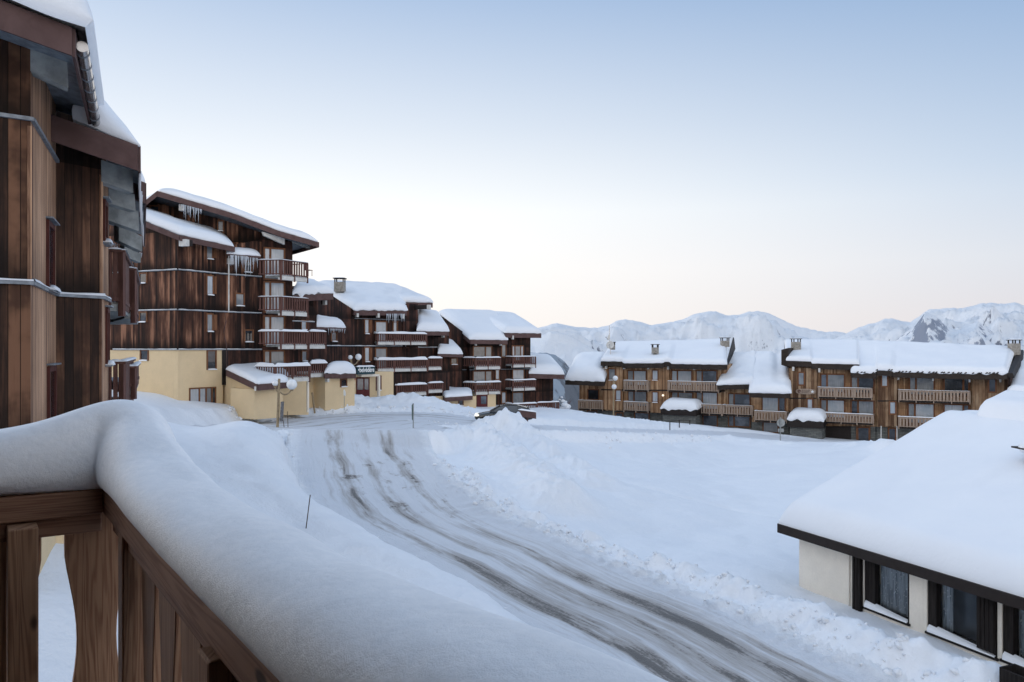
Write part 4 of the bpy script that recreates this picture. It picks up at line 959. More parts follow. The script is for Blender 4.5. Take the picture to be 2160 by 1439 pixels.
for F, x0, y0, x1, y1, pn, mts in ((H2, 999, 732, 1036, 760, (2, 1), [glassB, curtB]), (H3, 1081, 731, 1103, 760, (1, 2.5, 1), [curtA, curtB, curtA]), (H2, 1059, 728, 1066, 752, (1,), [curtB]),
                                   (H2, 999, 784, 1036, 812, (2, 1), [curtB, curtB]), (H2, 1046, 781, 1052, 800, (1,), [curtA]), (H3, 1082, 781, 1104, 806, (1,), [curtA]), (H3, 1082, 829, 1103, 852, (1,), [curtB]), (H3, 1118.5 - 3, 827, 1119 - 1, 843, (1,), [curtA]), (H2, 1059, 828, 1066, 850, (1,), [curtA])):
    if x1 - x0 < 4: continue
    window(B3, F, x0, y0, x1, y1, panes=pn, mats=mts, fr=.12, sill=False)
window(B3, fpx(922, 83.6, 978, 85.8), 952, 757, 963, 767, pane=glassD, fr=.12)
HB = fpx(990, 84.6, 1056, 86.8).off(-1.4); HC = fpx(1081, 87.2, 1131, 89.2).off(-1.4)
balcony(B3, HB, 1003, 1056, 755, 773, 1.4, snow=.14, seed=1., chamfer=.7); balcony(B3, HB, 1003, 1056, 807, 826, 1.4, snow=.2, seed=2., chamfer=.7)
balcony(B3, HC, 1082, 1130, 752.5, 769, 1.4, snow=.1, seed=3.); balcony(B3, HC, 1082, 1130, 802, 818, 1.4, snow=.14, seed=4.)
HD = fpx(1081, 86.5, 1180, 89.5).off(-1.5); balcony(B3, HD, 1081, 1132, 852, 868, 1.5, snow=.16, seed=5., rside=False); balcony(B3, HD, 1133, 1179, 849, 864, 1.5, snow=.12, seed=6., lside=False)
for x0, y0, x1, y1, F in ((1003, 720, 1006, 729, H2), (1056, 720, 1059, 729, H2), (1081, 708, 1084, 716, H3)): corbel(B3, F, x0, y0, x1, y1, 0, 1.)
A7 = fpx(936, 80.2, 1004, 82.6); wall(B3, A7, [(915, 836), (1004, 836), (1004, 875), (915, 872)], yellowM, 3., 'plaster_wall'); window(B3, A7, 968, 843, 976, 854, pane=glassD, fr=.1)
fr_ = [P(926, 827, 82.6), P(939, 839, 79.2), P(996, 835, 81.6)]; bk_ = [P(930, 822, 85), P(950, 822, 85.5), P(994, 824, 86)]
rf = roof(B3, fr_, bk_, .1, darkM, .42); snow_patch(rf, fr_, bk_, .5, .6, 30, 16, over=.04, seed=25., amp=.1)
A8 = fpx(1002, 85.2, 1047, 86.8); wall(B3, A8, [(1002, 826), (1046, 826), (1046, 872), (1002, 872)], yellowM, .8, 'plaster_wall')
mb = MB(); A8.poly(mb, [(1005, 833), (1028, 833), (1028, 866), (1005, 866)], .08, .05); dr = mb.build('door', doorM, B3); mb = MB(); A8.poly(mb, [(1014, 836), (1025, 836), (1025, 852), (1014, 852)], .05, .07); mb.build('pane', glassB, dr)
# ------------------------------------------------------------------ chalets across the field
FC0 = fpx(1270, 98, 2140, 77); keep_brown = brownM; brownM = plain_wood('dark brown chalet fascia', (.032, .025, .022), (.05, .038, .032), (2, 2))
C1 = thing('chalet', (16, 100, 2), 'honey timber chalet with satellite dishes on its snowy roof, left of the two', 'chalet')
def cwall(par, o, pts, mat=woodD, d=4., name='timber_wall'): return wall(par, FC0.off(o), pts, mat, d, name)
cwall(C1, -.6, [(1222, 808), (1290, 808), (1290, 866), (1222, 866)], d=5.); cwall(C1, -.6, [(1222, 866), (1290, 866), (1290, 900), (1222, 892)], stoneM, 5., 'stone_wall')
cwall(C1, 0, [(1272, 766), (1532, 768), (1532, 870), (1272, 866)], d=7.); cwall(C1, -.1, [(1272, 866), (1532, 870), (1532, 915), (1272, 898)], stoneM, 7., 'stone_wall')
for x0, x1, y1 in ((1272, 1313, 866), (1366, 1411, 872)): cwall(C1, .55, [(x0, 774), (x1, 774), (x1, y1), (x0, y1 - 2)], d=.55, name='bay_wall')
poly_part(C1, FC0, [(1272, 820.5), (1532, 823), (1532, 826), (1272, 823)], darkM, 'floor_band', .2, .6)
W1 = (2.2, .25)
for x0, y0, x1, y1, o, pn, mts in ((1285, 779, 1297, 800, .56, (1,), [curtB]), (1325, 783, 1362, 812, 0, (1, 2.2), [curtB, curtA]), (1377, 782, 1387, 800, .56, (1,), [curtA]), (1418, 783, 1458, 812, 0, (1, 2.6), [curtA, curtA]), (1470, 783, 1511, 812, 0, (1, 2.6), [curtB, glassB]),
                              (1300, 824, 1309, 843, .56, (1,), [curtA]), (1326, 827, 1363, 856, 0, (1, 2.2), [curtB, curtB]), (1377, 828, 1387, 847, .56, (1,), [curtA]), (1418, 829, 1460, 862, 0, (1, 2.3), [curtB, curtB]), (1470, 829, 1512, 862, 0, (1, 2.6), [curtB, curtA]),
                              (1241, 823, 1262, 842, -.6, (1,), [glassD]), (1300, 872, 1313, 884, 0, (1,), [glassD]), (1340, 872, 1368, 894, 0, (1,), [glassB]), (1484, 877, 1512, 898, 0, (1,), [glassB]), (1240, 868, 1258, 882, -.6, (1,), [glassB])):
    window(C1, FC0.off(o), x0, y0, x1, y1, panes=pn, mats=mts, fr=.14, sill=(y1 - y0 < 24 and o > .1))
for x0, x1, yt, yb, o in ((1316, 1367, 803, 823, 0), (1409, 1515, 805, 825, 0), (1316, 1367, 848, 867, 0), (1220, 1271, 845, 863, -.6), (1471, 1522, 853, 873, 0)):
    balcony(C1, FC0.off(o), x0, x1, yt, yb, 1.4, 'light', snow=.05, seed=x0 * .1)
for x0 in (1276, 1314, 1365, 1407, 1462, 1517): corbel(C1, FC0, x0, 771.5 + (x0 - 1276) * .008, x0 + 3.5, 778.5 + (x0 - 1276) * .008, 0, 1.0, whiteM)
fr_ = [P(1268, 762.5, 96.6), P(1313, 763, 95.3), P(1315, 767, 95.1), P(1400, 766.5, 92.6), P(1402, 763.5, 92.5), P(1412, 763.5, 92.3), P(1414, 768, 92.2), P(1533, 770, 88.9)]
bk_ = [P(1290, 728, 107), P(1531, 722, 99)]
def two(a, b, fr):   # back polyline matched to the front one by length
    L = [0.]
    for p, q in zip(fr[:-1], fr[1:]): L.append(L[-1] + (q - p).length)
    return [a.lerp(b, l / L[-1]) for l in L]
bk_ = two(*bk_, fr_)
dz = Vector((0, 0, .0))
rfc = roof(C1, fr_, bk_, .15, darkM, .55); snow_patch(rfc, [p + Vector((0, 0, .02)) for p in fr_], bk_, .55, .35, 70, 26, over=.06, seed=31., amp=.06, rs=.4, droop=.1)
rf = roof(C1, [P(1193, 803, 97.0), P(1274, 806, 95)], [P(1216, 760, 105), P(1290, 760, 103)], .15, darkM, .5)
snow_patch(rf, [P(1193, 802, 97.0), P(1275, 805, 95)], [P(1214, 758, 105), P(1290, 758, 103)], 1.35, 1.3, 36, 24, over=.05, seed=32., rs=1.6, amp=.2, droop=.4)
chimney(rfc, P(1382, 746, 95.5), .75, .75); chimney(rfc, P(1529, 732, 95.6), .9, .75); chimney(rfc, P(1292, 738, 98.5), .6, .6)
mb = MB(); mb.prism([P(1531, 769, 89.2), P(1534, 770, 88.9), P(1549, 736, 99), P(1546, 712, 99.3)], Vector((.12, -.06, 0))); mb.build('gable_board', darkM, C1)
# middle wing, steep snow slides
rf = roof(C1, [P(1514, 813, 89.4), P(1592, 811, 87.8)], [P(1545, 752, 97), P(1596, 750, 95.5)], .15, darkM, .5)
snow_patch(rf, [P(1513, 812, 89.4), P(1592, 810, 87.8)], [P(1545, 750, 97), P(1596, 748, 95.5)], .6, .5, 30, 30, over=.1, seed=33., amp=.25, rs=.4)
rf = roof(C1, [P(1583, 829, 86.3), P(1666, 831, 84.2)], [P(1590, 752, 96), P(1662, 753, 94)], .15, darkM, .5)
snow_patch(rf, [P(1582, 828, 86.3), P(1667, 830, 84.2)], [P(1590, 750, 96), P(1662, 751, 94)], .75, .6, 36, 36, over=.15, seed=34., amp=.14, rs=.7, hf=lambda u, v: 1 - .5 * math.exp(-((u - .7) / .12) ** 2) * v)
cwall(C1, -.1, [(1522, 812), (1594, 812), (1594, 880), (1522, 878)], d=5.); cwall(C1, -.15, [(1522, 876), (1594, 878), (1594, 920), (1522, 915)], stoneM, 5., 'stone_wall')
cwall(C1, .7, [(1586, 830), (1664, 832), (1664, 892), (1586, 890)], d=6.); cwall(C1, .65, [(1586, 889), (1664, 892), (1664, 925), (1586, 922)], stoneM, 6., 'stone_wall')
window(C1, FC0.off(-.1), 1538, 832, 1581, 860, panes=(1, 3), mats=[curtB, glassB], fr=.13, sill=False); window(C1, FC0.off(-.15), 1538, 878, 1581, 899, panes=(1, 3), mats=[glassB, glassB], fr=.13, sill=False)
window(C1, FC0.off(.7), 1609, 839, 1655, 868, panes=(3, 1.1), mats=[curtA, glassB], fr=.13, sill=False); window(C1, FC0.off(.65), 1611, 892, 1640, 911, panes=(1,), mats=[curtB], fr=.13, sill=False)
balcony(C1, FC0.off(-.1), 1524, 1587, 855, 875, 1.4, 'light', snow=.03, seed=4.); balcony(C1, FC0.off(.7), 1592, 1659, 868, 888, 1.3, 'light', snow=.06, seed=5.)
cwall(C1, .75, [(1648, 738), (1663, 734), (1663, 775), (1648, 770)], brownM, 7., 'fire_wall')

C2 = thing('chalet', (40, 90, 2), 'long honey timber chalet with a dark panel for entrance shade, right of the two', 'chalet')
cwall(C2, 0, [(1664, 768), (1850, 773), (1850, 900), (1664, 898)], d=7.); cwall(C2, -.1, [(1664, 897), (1850, 899), (1850, 960), (1664, 955)], stoneM, 7., 'stone_wall')
cwall(C2, 0, [(1846, 787), (2127, 790), (2127, 912), (1846, 900)], d=7.); cwall(C2, -.1, [(1846, 899), (2127, 911), (2127, 960), (1846, 960)], stoneM, 7., 'stone_wall')
woodE = wood_mat('ribbed larch battens', (.44, .31, .20), (.27, .165, .095), (.12, .065, .038), pw=.27, z0=3.7, H=2.6, stain=.15, amount=.35)
for x0, x1, y0, y1 in ((1665, 1724, 776, 868), (1852, 1893, 786, 899), (2050, 2126, 794, 912)): cwall(C2, .55, [(x0, y0), (x1, y0), (x1, y1), (x0, y1)], woodE, .55, 'bay_wall')
poly_part(C2, FC0, [(1664, 838.5), (1724, 838.5), (1724, 841), (1664, 841)], darkM, 'floor_band', .2, .6); poly_part(C2, FC0, [(1852, 844), (1893, 844), (1893, 846.5), (1852, 846.5)], darkM, 'floor_band', .2, .6)
for x0, y0, x1, y1, o, pn, mts in ((1685, 787, 1695, 811, .56, (1,), [curtB]), (1704, 843, 1713, 864, .56, (1,), [curtA]), (1733, 791, 1780, 826, 0, (1, 3), [glassB, curtB]), (1797, 794, 1842, 828, 0, (1, 2.4), [curtB, glassD]), (1733, 845, 1780, 880, 0, (1, 3), [curtB, curtA]),
                              (1797, 847, 1842, 880, 0, (1, 2.4), [glassD, curtB]), (1861, 792, 1871, 814, .56, (1,), [curtA]), (1878, 849, 1888, 872, .56, (1,), [curtA]), (1920, 796, 1969, 832, 0, (1, 3), [curtB, curtB]), (1993, 798, 2042, 834, 0, (4, 1), [glassD, glassD]),
                              (1917, 853, 1969, 892, 0, (1, 3), [curtB, curtA]), (1993, 855, 2042, 895, 0, (4, 1), [curtA, glassB]), (2087, 799, 2099, 826, .56, (1,), [glassD]), (1876, 905, 1888, 930, 0, (1,), [glassD])):
    window(C2, FC0.off(o), x0, y0, x1, y1, panes=pn, mats=mts, fr=.15, sill=False)
for x0, x1, yt, yb in ((1726, 1839, 818, 839), (1741, 1842, 873, 892), (1896, 2046, 824, 847), (1896, 2046, 882, 904)):
    balcony(C2, FC0, x0, x1, yt, yb, 1.3, 'light', snow=.04 if yt < 870 else .08, seed=x0 * .07)
for x0, y in ((1671, 774), (1726, 777), (1795, 780), (1893, 793), (1966, 795), (2043, 798), (2108, 798)): corbel(C2, FC0, x0, y, x0 + 4, y + 8.5, 0, 1.1, whiteM)
fr_ = [P(1659, 761, 86.4), P(1711, 763, 85.2), P(1713, 767, 85.1), P(1812, 769, 82.7)]; bk_ = two(P(1655, 722, 96), P(1812, 724, 91), fr_)
rfd = roof(C2, fr_, bk_, .15, darkM, .6); snow_patch(rfd, fr_, bk_, .5, .35, 60, 24, over=.05, seed=41., amp=.06, rs=.3)
fr_ = [P(1796, 786, 82.7), P(1848, 788, 81.5), P(1850, 781, 81.4), P(1882, 782, 80.7), P(1884, 785, 80.6), P(2060, 789, 76.6), P(2124, 788, 75.2)]; bk_ = two(P(1790, 724, 92), P(2140, 741, 83), fr_)
rfe = roof(C2, fr_, bk_, .15, darkM, .55); snow_patch(rfe, fr_, bk_, .6, .4, 80, 28, over=.08, seed=42., amp=.10, rs=.4, droop=.25)
# dark tile noses poking out of the snow along the eave
rg = random.Random(4); mb = MB()
for i in range(38):
    t = (i + rg.random() * .6) / 38; a = poly_at(fr_, .04 + t * .93)
    if rg.random() < .7: mb.tube([a + Vector((-.14, -.02, .02)), a + Vector((0, -.08, .10)), a + Vector((.14, -.02, .02))], [.04, .075, .04], 6)
mb.build('roof_tile_edge', darkM, rfe)['kind'] = 'stuff'
chimney(rfd, P(1679, 741, 89.5), .85, 1.05); chimney(rfe, P(2139, 752, 82), .85, 1.35, snow=.14)
mb = MB(); mb.prism([P(2125, 789, 75.4), P(2127, 832, 75.4), P(2152, 800, 84), P(2147, 742, 84)], Vector((.25, 0, 0))); mb.build('gable_wall', woodC, C2)
mb = MB(); mb.prism([P(2124, 787, 75.1), P(2128, 797, 75.1), P(2153, 752, 83.6), P(2148, 738, 83.6)], Vector((.5, -.05, 0))); mb.build('gable_board', darkM, C2)
rf = roof(C2, [P(2127, 834, 74.5), P(2260, 838, 71)], [P(2152, 748, 85), P(2290, 748, 82)], .15, darkM, .5)
snow_patch(rf, [P(2126, 833, 74.5), P(2260, 837, 71)], [P(2150, 747, 85), P(2290, 747, 82)], .7, .6, 36, 30, over=.15, seed=43., amp=.3)
wall(C2, fpx(2128, 76, 2260, 73), [(2128, 836), (2260, 840), (2260, 930), (2128, 925)], woodD, 5., 'timber_wall')
mb = MB(); FC0.poly(mb, [(1738, 899), (1795, 899), (1795, 948), (1738, 946)], .1, .05); mb.build('recess_shade_panel', darkM, C2)  # flat dark panel standing in for the shade of a recess
mb = MB(); FC0.poly(mb, [(1806, 900), (1836, 900), (1836, 950), (1806, 950)], .1, .07); dr = mb.build('door', framewoodM, C2)
mb = MB(); FC0.poly(mb, [(1811, 903), (1832, 903), (1832, 945), (1811, 945)], .1, .10); mb.build('pane', glassD, dr)
for x in (1858.5, 1892): mb = MB(); FC0.off(.9).poly(mb, [(x - 1, 899), (x + 1, 899), (x + 1, 948), (x - 1, 948)], .15); mb.build('post', whiteM, C2)
# oval emblem board
bd = thing('emblem_board', FC0.off(.65).pt(*FC0.off(.65).hit(1700, 832)), 'pale wooden board with a red swirl and a star between the chalet storeys', 'sign')
FG = FC0.off(.66); mb = MB(); c = FG.hit(1700, 826); R_ = []
for i in range(24): a = i / 24 * 2 * math.pi; R_.append(FG.pt(c[0] + 1.05 * abs(math.cos(a)) ** .7 * (1 if math.cos(a) > 0 else -1), c[1] + .30 * abs(math.sin(a)) ** .7 * (1 if math.sin(a) > 0 else -1)))
mb.prism(R_, FG.n3 * .06); mb.build('board', palewoodM, bd)
mb = MB(); R_ = []
for i in range(10): a = i / 10 * 2 * math.pi + math.pi / 2; r = .19 if i % 2 == 0 else .09; R_.append(FG.pt(c[0] + .68 + r * math.cos(a), c[1] + r * math.sin(a), .06))
mb.prism(R_, FG.n3 * .03); mb.build('star', lettM, bd)
mb = MB(); mb.tube([FG.pt(c[0] - .70 + .18 * (1 - i / 30) * math.cos(i * .5), c[1] + .18 * (1 - i / 30) * math.sin(i * .5), .08) for i in range(24)], .03, 6); mb.build('swirl', redwoodM, bd)
mb = MB()
for k in range(3): FG.box(mb, c[0] - .42, c[0] + .42 - .1 * k, c[1] + .10 - k * .12, c[1] + .13 - k * .12, .06, .075)
mb.build('carved_lines', brownM, bd)
# snow-capped stone porches
def porch(x0, x1, y0, y1, y2, y3, o, label, sd_):
    F = FC0.off(o); a, b = F.hit(x0, y1)[0], F.hit(x1, y1)[0]; xm = (x0 + x1) / 2; zt, zf, zb = F.hit(xm, y1)[1], F.hit(xm, y2)[1], F.hit(xm, y3)[1]
    t = thing('stone_porch', F.pt((a + b) / 2, zb), label, 'porch', 'snow capped stone porches')
    mb = MB(); F.box(mb, a + .15, b - .15, zb - 1, zf, -o + .1, 0); mb.build('stone_wall', stoneM, t)
    r = roof(t, [F.pt(a, zt, .25), F.pt(b, zt, .25)], [F.pt(a, zt + .3, -o + .3), F.pt(b, zt + .3, -o + .3)], .1, darkM, zt - zf, darkM)
    snow_patch(r, [F.pt(a, zt, .25), F.pt(b, zt, .25)], [F.pt(a, zt + .3, -o + .3), F.pt(b, zt + .3, -o + .3)], 1.0, .8, 36, 14, over=.1, seed=sd_, rs=.8, droop=.3)
porch(1396, 1470, 850, 864, 876, 897, 3., 'snow capped stone porch of the chalet with satellite dishes', 51.); porch(1663, 1737, 867, 887, 902, 928, 3., 'snow capped stone porch below the emblem board', 52.)
# dishes, mast
def dish(c, r, face, label, mast=0.):
    c = Vector(c); t = thing('satellite_dish', c - Vector((0, 0, r + .5)), label, 'satellite dish', 'dishes on the chalet roof'); f = Vector(face).normalized(); x = f.cross(Vector((0, 0, 1))).normalized(); y = x.cross(f)
    rows = [[c + (x * math.cos(a * math.pi / 10) + y * math.sin(a * math.pi / 10)) * r * k / 6 + f * (r * .22 * (k / 6) ** 2) for a in range(21)] for k in range(7)]
    rows += [[p - f * .03 for p in r_] for r_ in rows[::-1]]
    mb = MB(); mb.grid(rows); mb.build('reflector', whiteM, t, True)
    mb = MB(); mb.tube([c - y * r * .9, c + f * r * 1.1 - y * .1], .03, 6); mb.ball(c + f * r * 1.1 - y * .1, .08, 8); mb.build('feed_arm', steelM, t)
    mb = MB(); mb.tube([c - Vector((0, 0, r + .7)), c - f * .08, c + Vector((0, 0, mast))], .035, 6); mb.build('mast', steelM, t)
dish(P(1287.5, 728, 97.5), .5, (-.35, -1, .25), 'larger white satellite dish low on the chalet roof corner'); dish(P(1285, 712, 98), .38, (-1, -.25, .3), 'smaller satellite dish on the tall mast, seen edge on', 1.5)
# rail on the slope in front
fe = thing('handrail', P(1435, 900, 82), 'short dark metal handrail sticking out of the snow before the stone porch', 'railing')
pp = [P(1413, 905, 80), P(1433, 901, 82), P(1455, 901, 84)]
for p in pp: mb = MB(); mb.tube([p - Vector((0, 0, .6)), p + Vector((0, 0, .75))], .05, 6); mb.build('post', darkM, fe)
mb = MB(); mb.tube([p + Vector((0, 0, .72)) for p in pp], .03, 6); mb.build('rail', darkM, fe)
# porch lamp that is lit on the chalet
lampM = M('lit lamp glass'); lampM.b.inputs['Emission Color'].default_value = (1, .85, .6, 1); lampM.b.inputs['Emission Strength'].default_value = .9; lampM = lampM.m
F = FC0.off(.6); q = F.hit(1399, 834); mb = MB(); mb.ball(F.pt(*q, .1), .14, 10); o = mb.build('wall_lamp', lampM, None, True); tag(o, 'small lit round lamp on the chalet wall above the left stone porch', 'lamp')

# ------------------------------------------------------------------ low cream house on the right
brownM = keep_brown; ev = Vector((.3705, -.9288, 0)); pv = Vector((.9288, .3705, 0)); C0 = Vector((10.15, 30, 3.31))
HH = thing('low_house', (15, 24, .8), 'low cream plastered house under a huge smooth snow roof at the right', 'house')
Lr, Lu, rise = 17., 8.4, 3.55
e0, e1 = C0, C0 + ev * Lr; r0, r1 = e0 + pv * Lu + Vector((0, 0, rise)), e1 + pv * Lu + Vector((0, 0, rise))
rfh = roof(HH, [e0, e1], [r0, r1], .14, darkM, .32, darkM); 
snow_patch(rfh, [e0 + pv * .03, e1 + pv * .03], [r0 + pv * .6, r1 + pv * .6], .80, .6, 70, 60, over=.02, seed=61., rs=.55, rb=.8, amp=.05, droop=.05)
mb = MB(); mb.prism([r0 - Vector((0, 0, .02)), r1 - Vector((0, 0, .02)), r1 + pv * Lu - Vector((0, 0, rise)), r0 + pv * Lu - Vector((0, 0, rise))], Vector((0, 0, -.14))); rb_ = mb.build('roof', darkM, HH)
snow_patch(rb_, [r0 + pv * .2, r1 + pv * .2], [r0 + pv * Lu - Vector((0, 0, rise)), r1 + pv * Lu - Vector((0, 0, rise))], .8, .6, 20, 20, seed=62., rs=1.3)
u0 = r0 + ev * 1.9 - pv * 1.6 + Vector((0, 0, -.1)); u1 = u0 + ev * 12
sl_ = rise / Lu; v0 = r0 + ev * 1.75 - pv * 4. - Vector((0, 0, 4 * sl_ + .06)); v1 = v0 + ev * 12
snow_patch(rfh, [v0, v1], [v0 + pv * 6. + Vector((0, 0, 4 * sl_ + .1)), v1 + pv * 6. + Vector((0, 0, 4 * sl_ + .1))], 1.62, .02, 60, 40, over=.0, seed=63., rs=.3, rb=.8, amp=.05, hf=lambda u, v: .44 + .56 * (lambda q: q * q * (3 - 2 * q))(min(1., max(0., (v - .57) / .11))))
eaveF = Fac((e0 + pv * .62 + ev * .43).xy, (e0 + pv * .62 + ev * 16.6).xy)
FH = eaveF; zt = C0.z - .16; gz = -.6
sx = lambda px: FH.hit(px, 1250)[0]
def hz(px, py): return FH.hit(px, py)[1]
wz = {}
segs = [(0, sx(1822)), (sx(1918), sx(1955)), (sx(2104), sx(2113)), (sx(2260), 16.)]
wb = MB()
wz0 = [(sx(1822), sx(1918), hz(1870, 1297)), (sx(1955), sx(2104), hz(2010, 1352)), (sx(2113), sx(2260), hz(2180, 1415))]
for a, b in segs: FH.box(wb, a, b, gz, zt, -.3, 0)
for a, b, z in wz0: FH.box(wb, a, b, gz, z, -.3, 0)
wb.build('plaster_wall', creamM, HH)
mb = MB(); mb.prism([FH.pt(0, gz, -.02), FH.pt(0, zt, -.02), FH.pt(0, zt + 2.9, -7.6), FH.pt(0, gz, -7.6)], FH.u3 * .25); mb.build('gable_wall', creamM, HH)
mb = MB(); FH.box(mb, .3, 15.8, gz, zt + 2., -7.4, -7.2); mb.build('rear_wall', creamM, HH)
mb = MB(); FH.box(mb, .3, 15.9, zt - .02, zt + .06, -4., -.05); mb.build('ceiling', darkM, HH)
blackM = plain_wood('black stained wood', (.012, .010, .010), (.03, .025, .024), (16, 1.2))
for i, (a, b, z) in enumerate(wz0):
    mb = MB()
    FH.box(mb, a, a + (.42 if i == 0 else .30), z, zt, -.28, -.05); FH.box(mb, b - (.06 if i == 0 else .12 if i == 1 else .2), b, z, zt, -.28, -.01); FH.box(mb, a, b, z, z + .07, -.28, -.14); FH.box(mb, a, b, zt - .1, zt + .02, -.28, -.05)
    if i == 2: FH.box(mb, a + 1.25, a + 1.35, z, zt, -.28, -.1)
    wdw = mb.build('window', blackM, HH)
    m0 = a + (.42 if i == 0 else .30); m1 = b - .06
    rows = []
    for k in range(60):
        t = k / 59; q = m0 + (m1 - m0) * t; o = -.33 + .03 * math.sin(t * 70 + 2 * math.sin(t * 17)); rows.append([FH.pt(q, z + .02, o), FH.pt(q, (z + zt) / 2, o * 1.0), FH.pt(q, zt, o)])
    if i == 1: 
        for nm, sl_ in (('curtain', rows[:12]), ('curtain', rows[50:])): mb = MB(); mb.grid(sl_); mb.build(nm, curtP, wdw, True)
        mb = MB(); FH.box(mb, m0, m1, z, zt, -.62, -.58); mb.build('interior', glassD, wdw)
    else: mb = MB(); mb.grid(rows); mb.build('curtain', curtP, wdw, True)
    gm = bpy.data.materials.get('clear glazing')
    if gm is None:
        g_ = M('clear glazing'); tr = g_.n('ShaderNodeBsdfTransparent'); tr.inputs[0].default_value = (.80, .84, .86, 1); gl = g_.n('ShaderNodeBsdfGlossy'); gl.inputs['Roughness'].default_value = .02
        fn_ = g_.n('ShaderNodeFresnel'); fn_.inputs[0].default_value = 1.5; ms = g_.n('ShaderNodeMixShader'); g_.l(fn_.outputs[0], ms.inputs[0]); g_.l(tr.outputs[0], ms.inputs[1]); g_.l(gl.outputs[0], ms.inputs[2]); g_.l(ms.outputs[0], g_.o.inputs[0]); gm = g_.m
    mb = MB(); mb.face([FH.pt(m0, z + .05, -.235), FH.pt(m1, z + .05, -.235), FH.pt(m1, zt, -.235), FH.pt(m0, zt, -.235)]); mb.build('pane', gm, wdw)
    # sill with snow
    mb = MB(); FH.box(mb, a - .02, b + .05, z - .07, z, -.1, .07); sil = mb.build('sill', blackM, wdw)
    mb = MB(); rows = []
    for k in range(17):
        t = k / 16; h = .16 * (1 - t) ** 1.3 + .05; q = a + .05 + (b - a - .1) * t; rows.append([FH.pt(q, z + .002, .06), FH.pt(q, z + h * .6, .05), FH.pt(q, z + h, -.03), FH.pt(q, z + h * 1.15, -.13)])
    mb.grid(rows); mb.face(rows[0]); mb.build('sill_snow', snowM, wdw, True)
for x0, x1, y0, y1, o in ((1803, 1821, 1172, 1294, .12), (2065, 2102, 1252, 1372, .10)):
    a, b = sx(x0), sx(x1); z_ = hz((x0 + x1) / 2, y1); mb = MB(); FH.box(mb, a, b, z_, zt - .02, .02, o); n = int((b - a) / .12)
    for k in range(n): FH.box(mb, a + (b - a) * k / n + .02, a + (b - a) * (k + 1) / n - .02, z_ + .02, zt - .04, o, o + .02)
    mb.build('shutter', blackM, HH)
mb = MB(); mb.tube([FH.pt(sx(1793), gz, .04), FH.pt(sx(1793), zt, .04)], .025, 8); mb.build('conduit', creamM, HH, True)
mb = MB(); a = sx(1766); mb.prism([FH.pt(a, zt - .02, .01), FH.pt(a, zt - .02, .5), FH.pt(a, zt - .14, .5), FH.pt(a, zt - .36, .01)], FH.u3 * .12); mb.build('corbel', whiteM, HH)
# snowed-in flue on the roof
def roof_pt(px, py):
    nrm = ev.cross(pv * Lu + Vector((0, 0, rise))).normalized(); o = Vector((0, 0, CZ)); d = Vector(((px - CX) / FP, 1, -(py - HY) / FP)); t = (C0 + Vector((0, 0, .8)) - o).dot(nrm) / d.dot(nrm); return o + d * t
q = roof_pt(2192, 962); mb = MB(); mb.tube([q - Vector((0, 0, .8)), q + Vector((0, 0, .22))], [.42, .42], 14); fl = mb.build('flue', brownM, rfh, True)
mb = MB(); mb.prism([q + Vector((-.62, -.5, .22)), q + Vector((.62, -.5, .22)), q + Vector((.62, .5, .22)), q + Vector((-.62, .5, .22))], Vector((0, 0, .05))); mb.build('flue_cap', darkM, fl)
mb = MB(); mb.ball(q + Vector((0, 0, .27)), .6, 18, (1.05, .9, .5)); mb.build('cap_snow', snowM, fl, True)
# low trough sticking out of the drift near the corner of the picture
q = P(2140, 1412, 20.3); tb = thing('wooden_trough', q, 'dark edged wooden trough half buried in snow under the last window of the house', 'trough')
mb = MB()
a_ = FH.u3; b_ = FH.n3
c = q - Vector((0, 0, .5)); mb.obox(c, a_ * 1.3, b_ * .06, Vector((0, 0, .65))); mb.obox(c + b_ * .06, a_ * .06, b_ * .5, Vector((0, 0, .65))); mb.obox(c + b_ * .5 + a_ * .06, a_ * 1.24, b_ * .06, Vector((0, 0, .62))); mb.build('box', blackM, tb)
mb = MB(); mb.obox(c + a_ * .35 - b_ * .12 + Vector((0, 0, .15)), a_ * .6, b_ * .1, Vector((0, 0, .4))); mb.build('insert', creamM, tb)
# ------------------------------------------------------------------ street furniture
poleM = flat_mat('weathered ochre pole', (.33, .26, .17), .8, .2, 6.); globeM = flat_mat('opal globe', (.80, .83, .86), .25, .04, 3., .5); thinM = flat_mat('thin marker pole', (.10, .07, .06), .7)
blueM = flat_mat('sign blue', (.03, .04, .24), .4, .05); redS = flat_mat('sign red', (.45, .03, .05), .4, .05); greenM = flat_mat('sign edge green', (.03, .10, .085), .5, .2); greyS = flat_mat('sign back grey', (.33, .35, .35), .5, .15, 4., .5, .3)
def lamp(base, top, rad, globes, label, D, arm=True):
    b = Vector(base); t = Vector(top); L = thing('street_lamp', b, label, 'street lamp', 'globe street lamps')
    mb = MB(); mb.tube([b - Vector((0, 0, 1.5)), t], [rad * 1.1, rad * .85], 10); mb.build('pole', poleM, L, True)
    for (gx, gy, r, a0) in globes:
        c = P(gx, gy, D); mb = MB(); mb.ball(c, r, 18); g = mb.build('globe', globeM, L, True)
        p0 = P(*a0, D); pm_ = Vector(((p0.x + c.x) / 2, c.y, c.z - r - .55)); p3 = c - Vector((0, 0, r * .9))
        pts = [p0.lerp(pm_, q).lerp(pm_.lerp(p3, q), q) for q in [i / 10 for i in range(11)]]
        mb = MB(); mb.tube(pts, .045, 8); mb.tube([p3 - Vector((0, 0, .12)), p3 + Vector((0, 0, .02))], [.08, .12], 10); mb.build('arm', poleM, L, True)
    return L
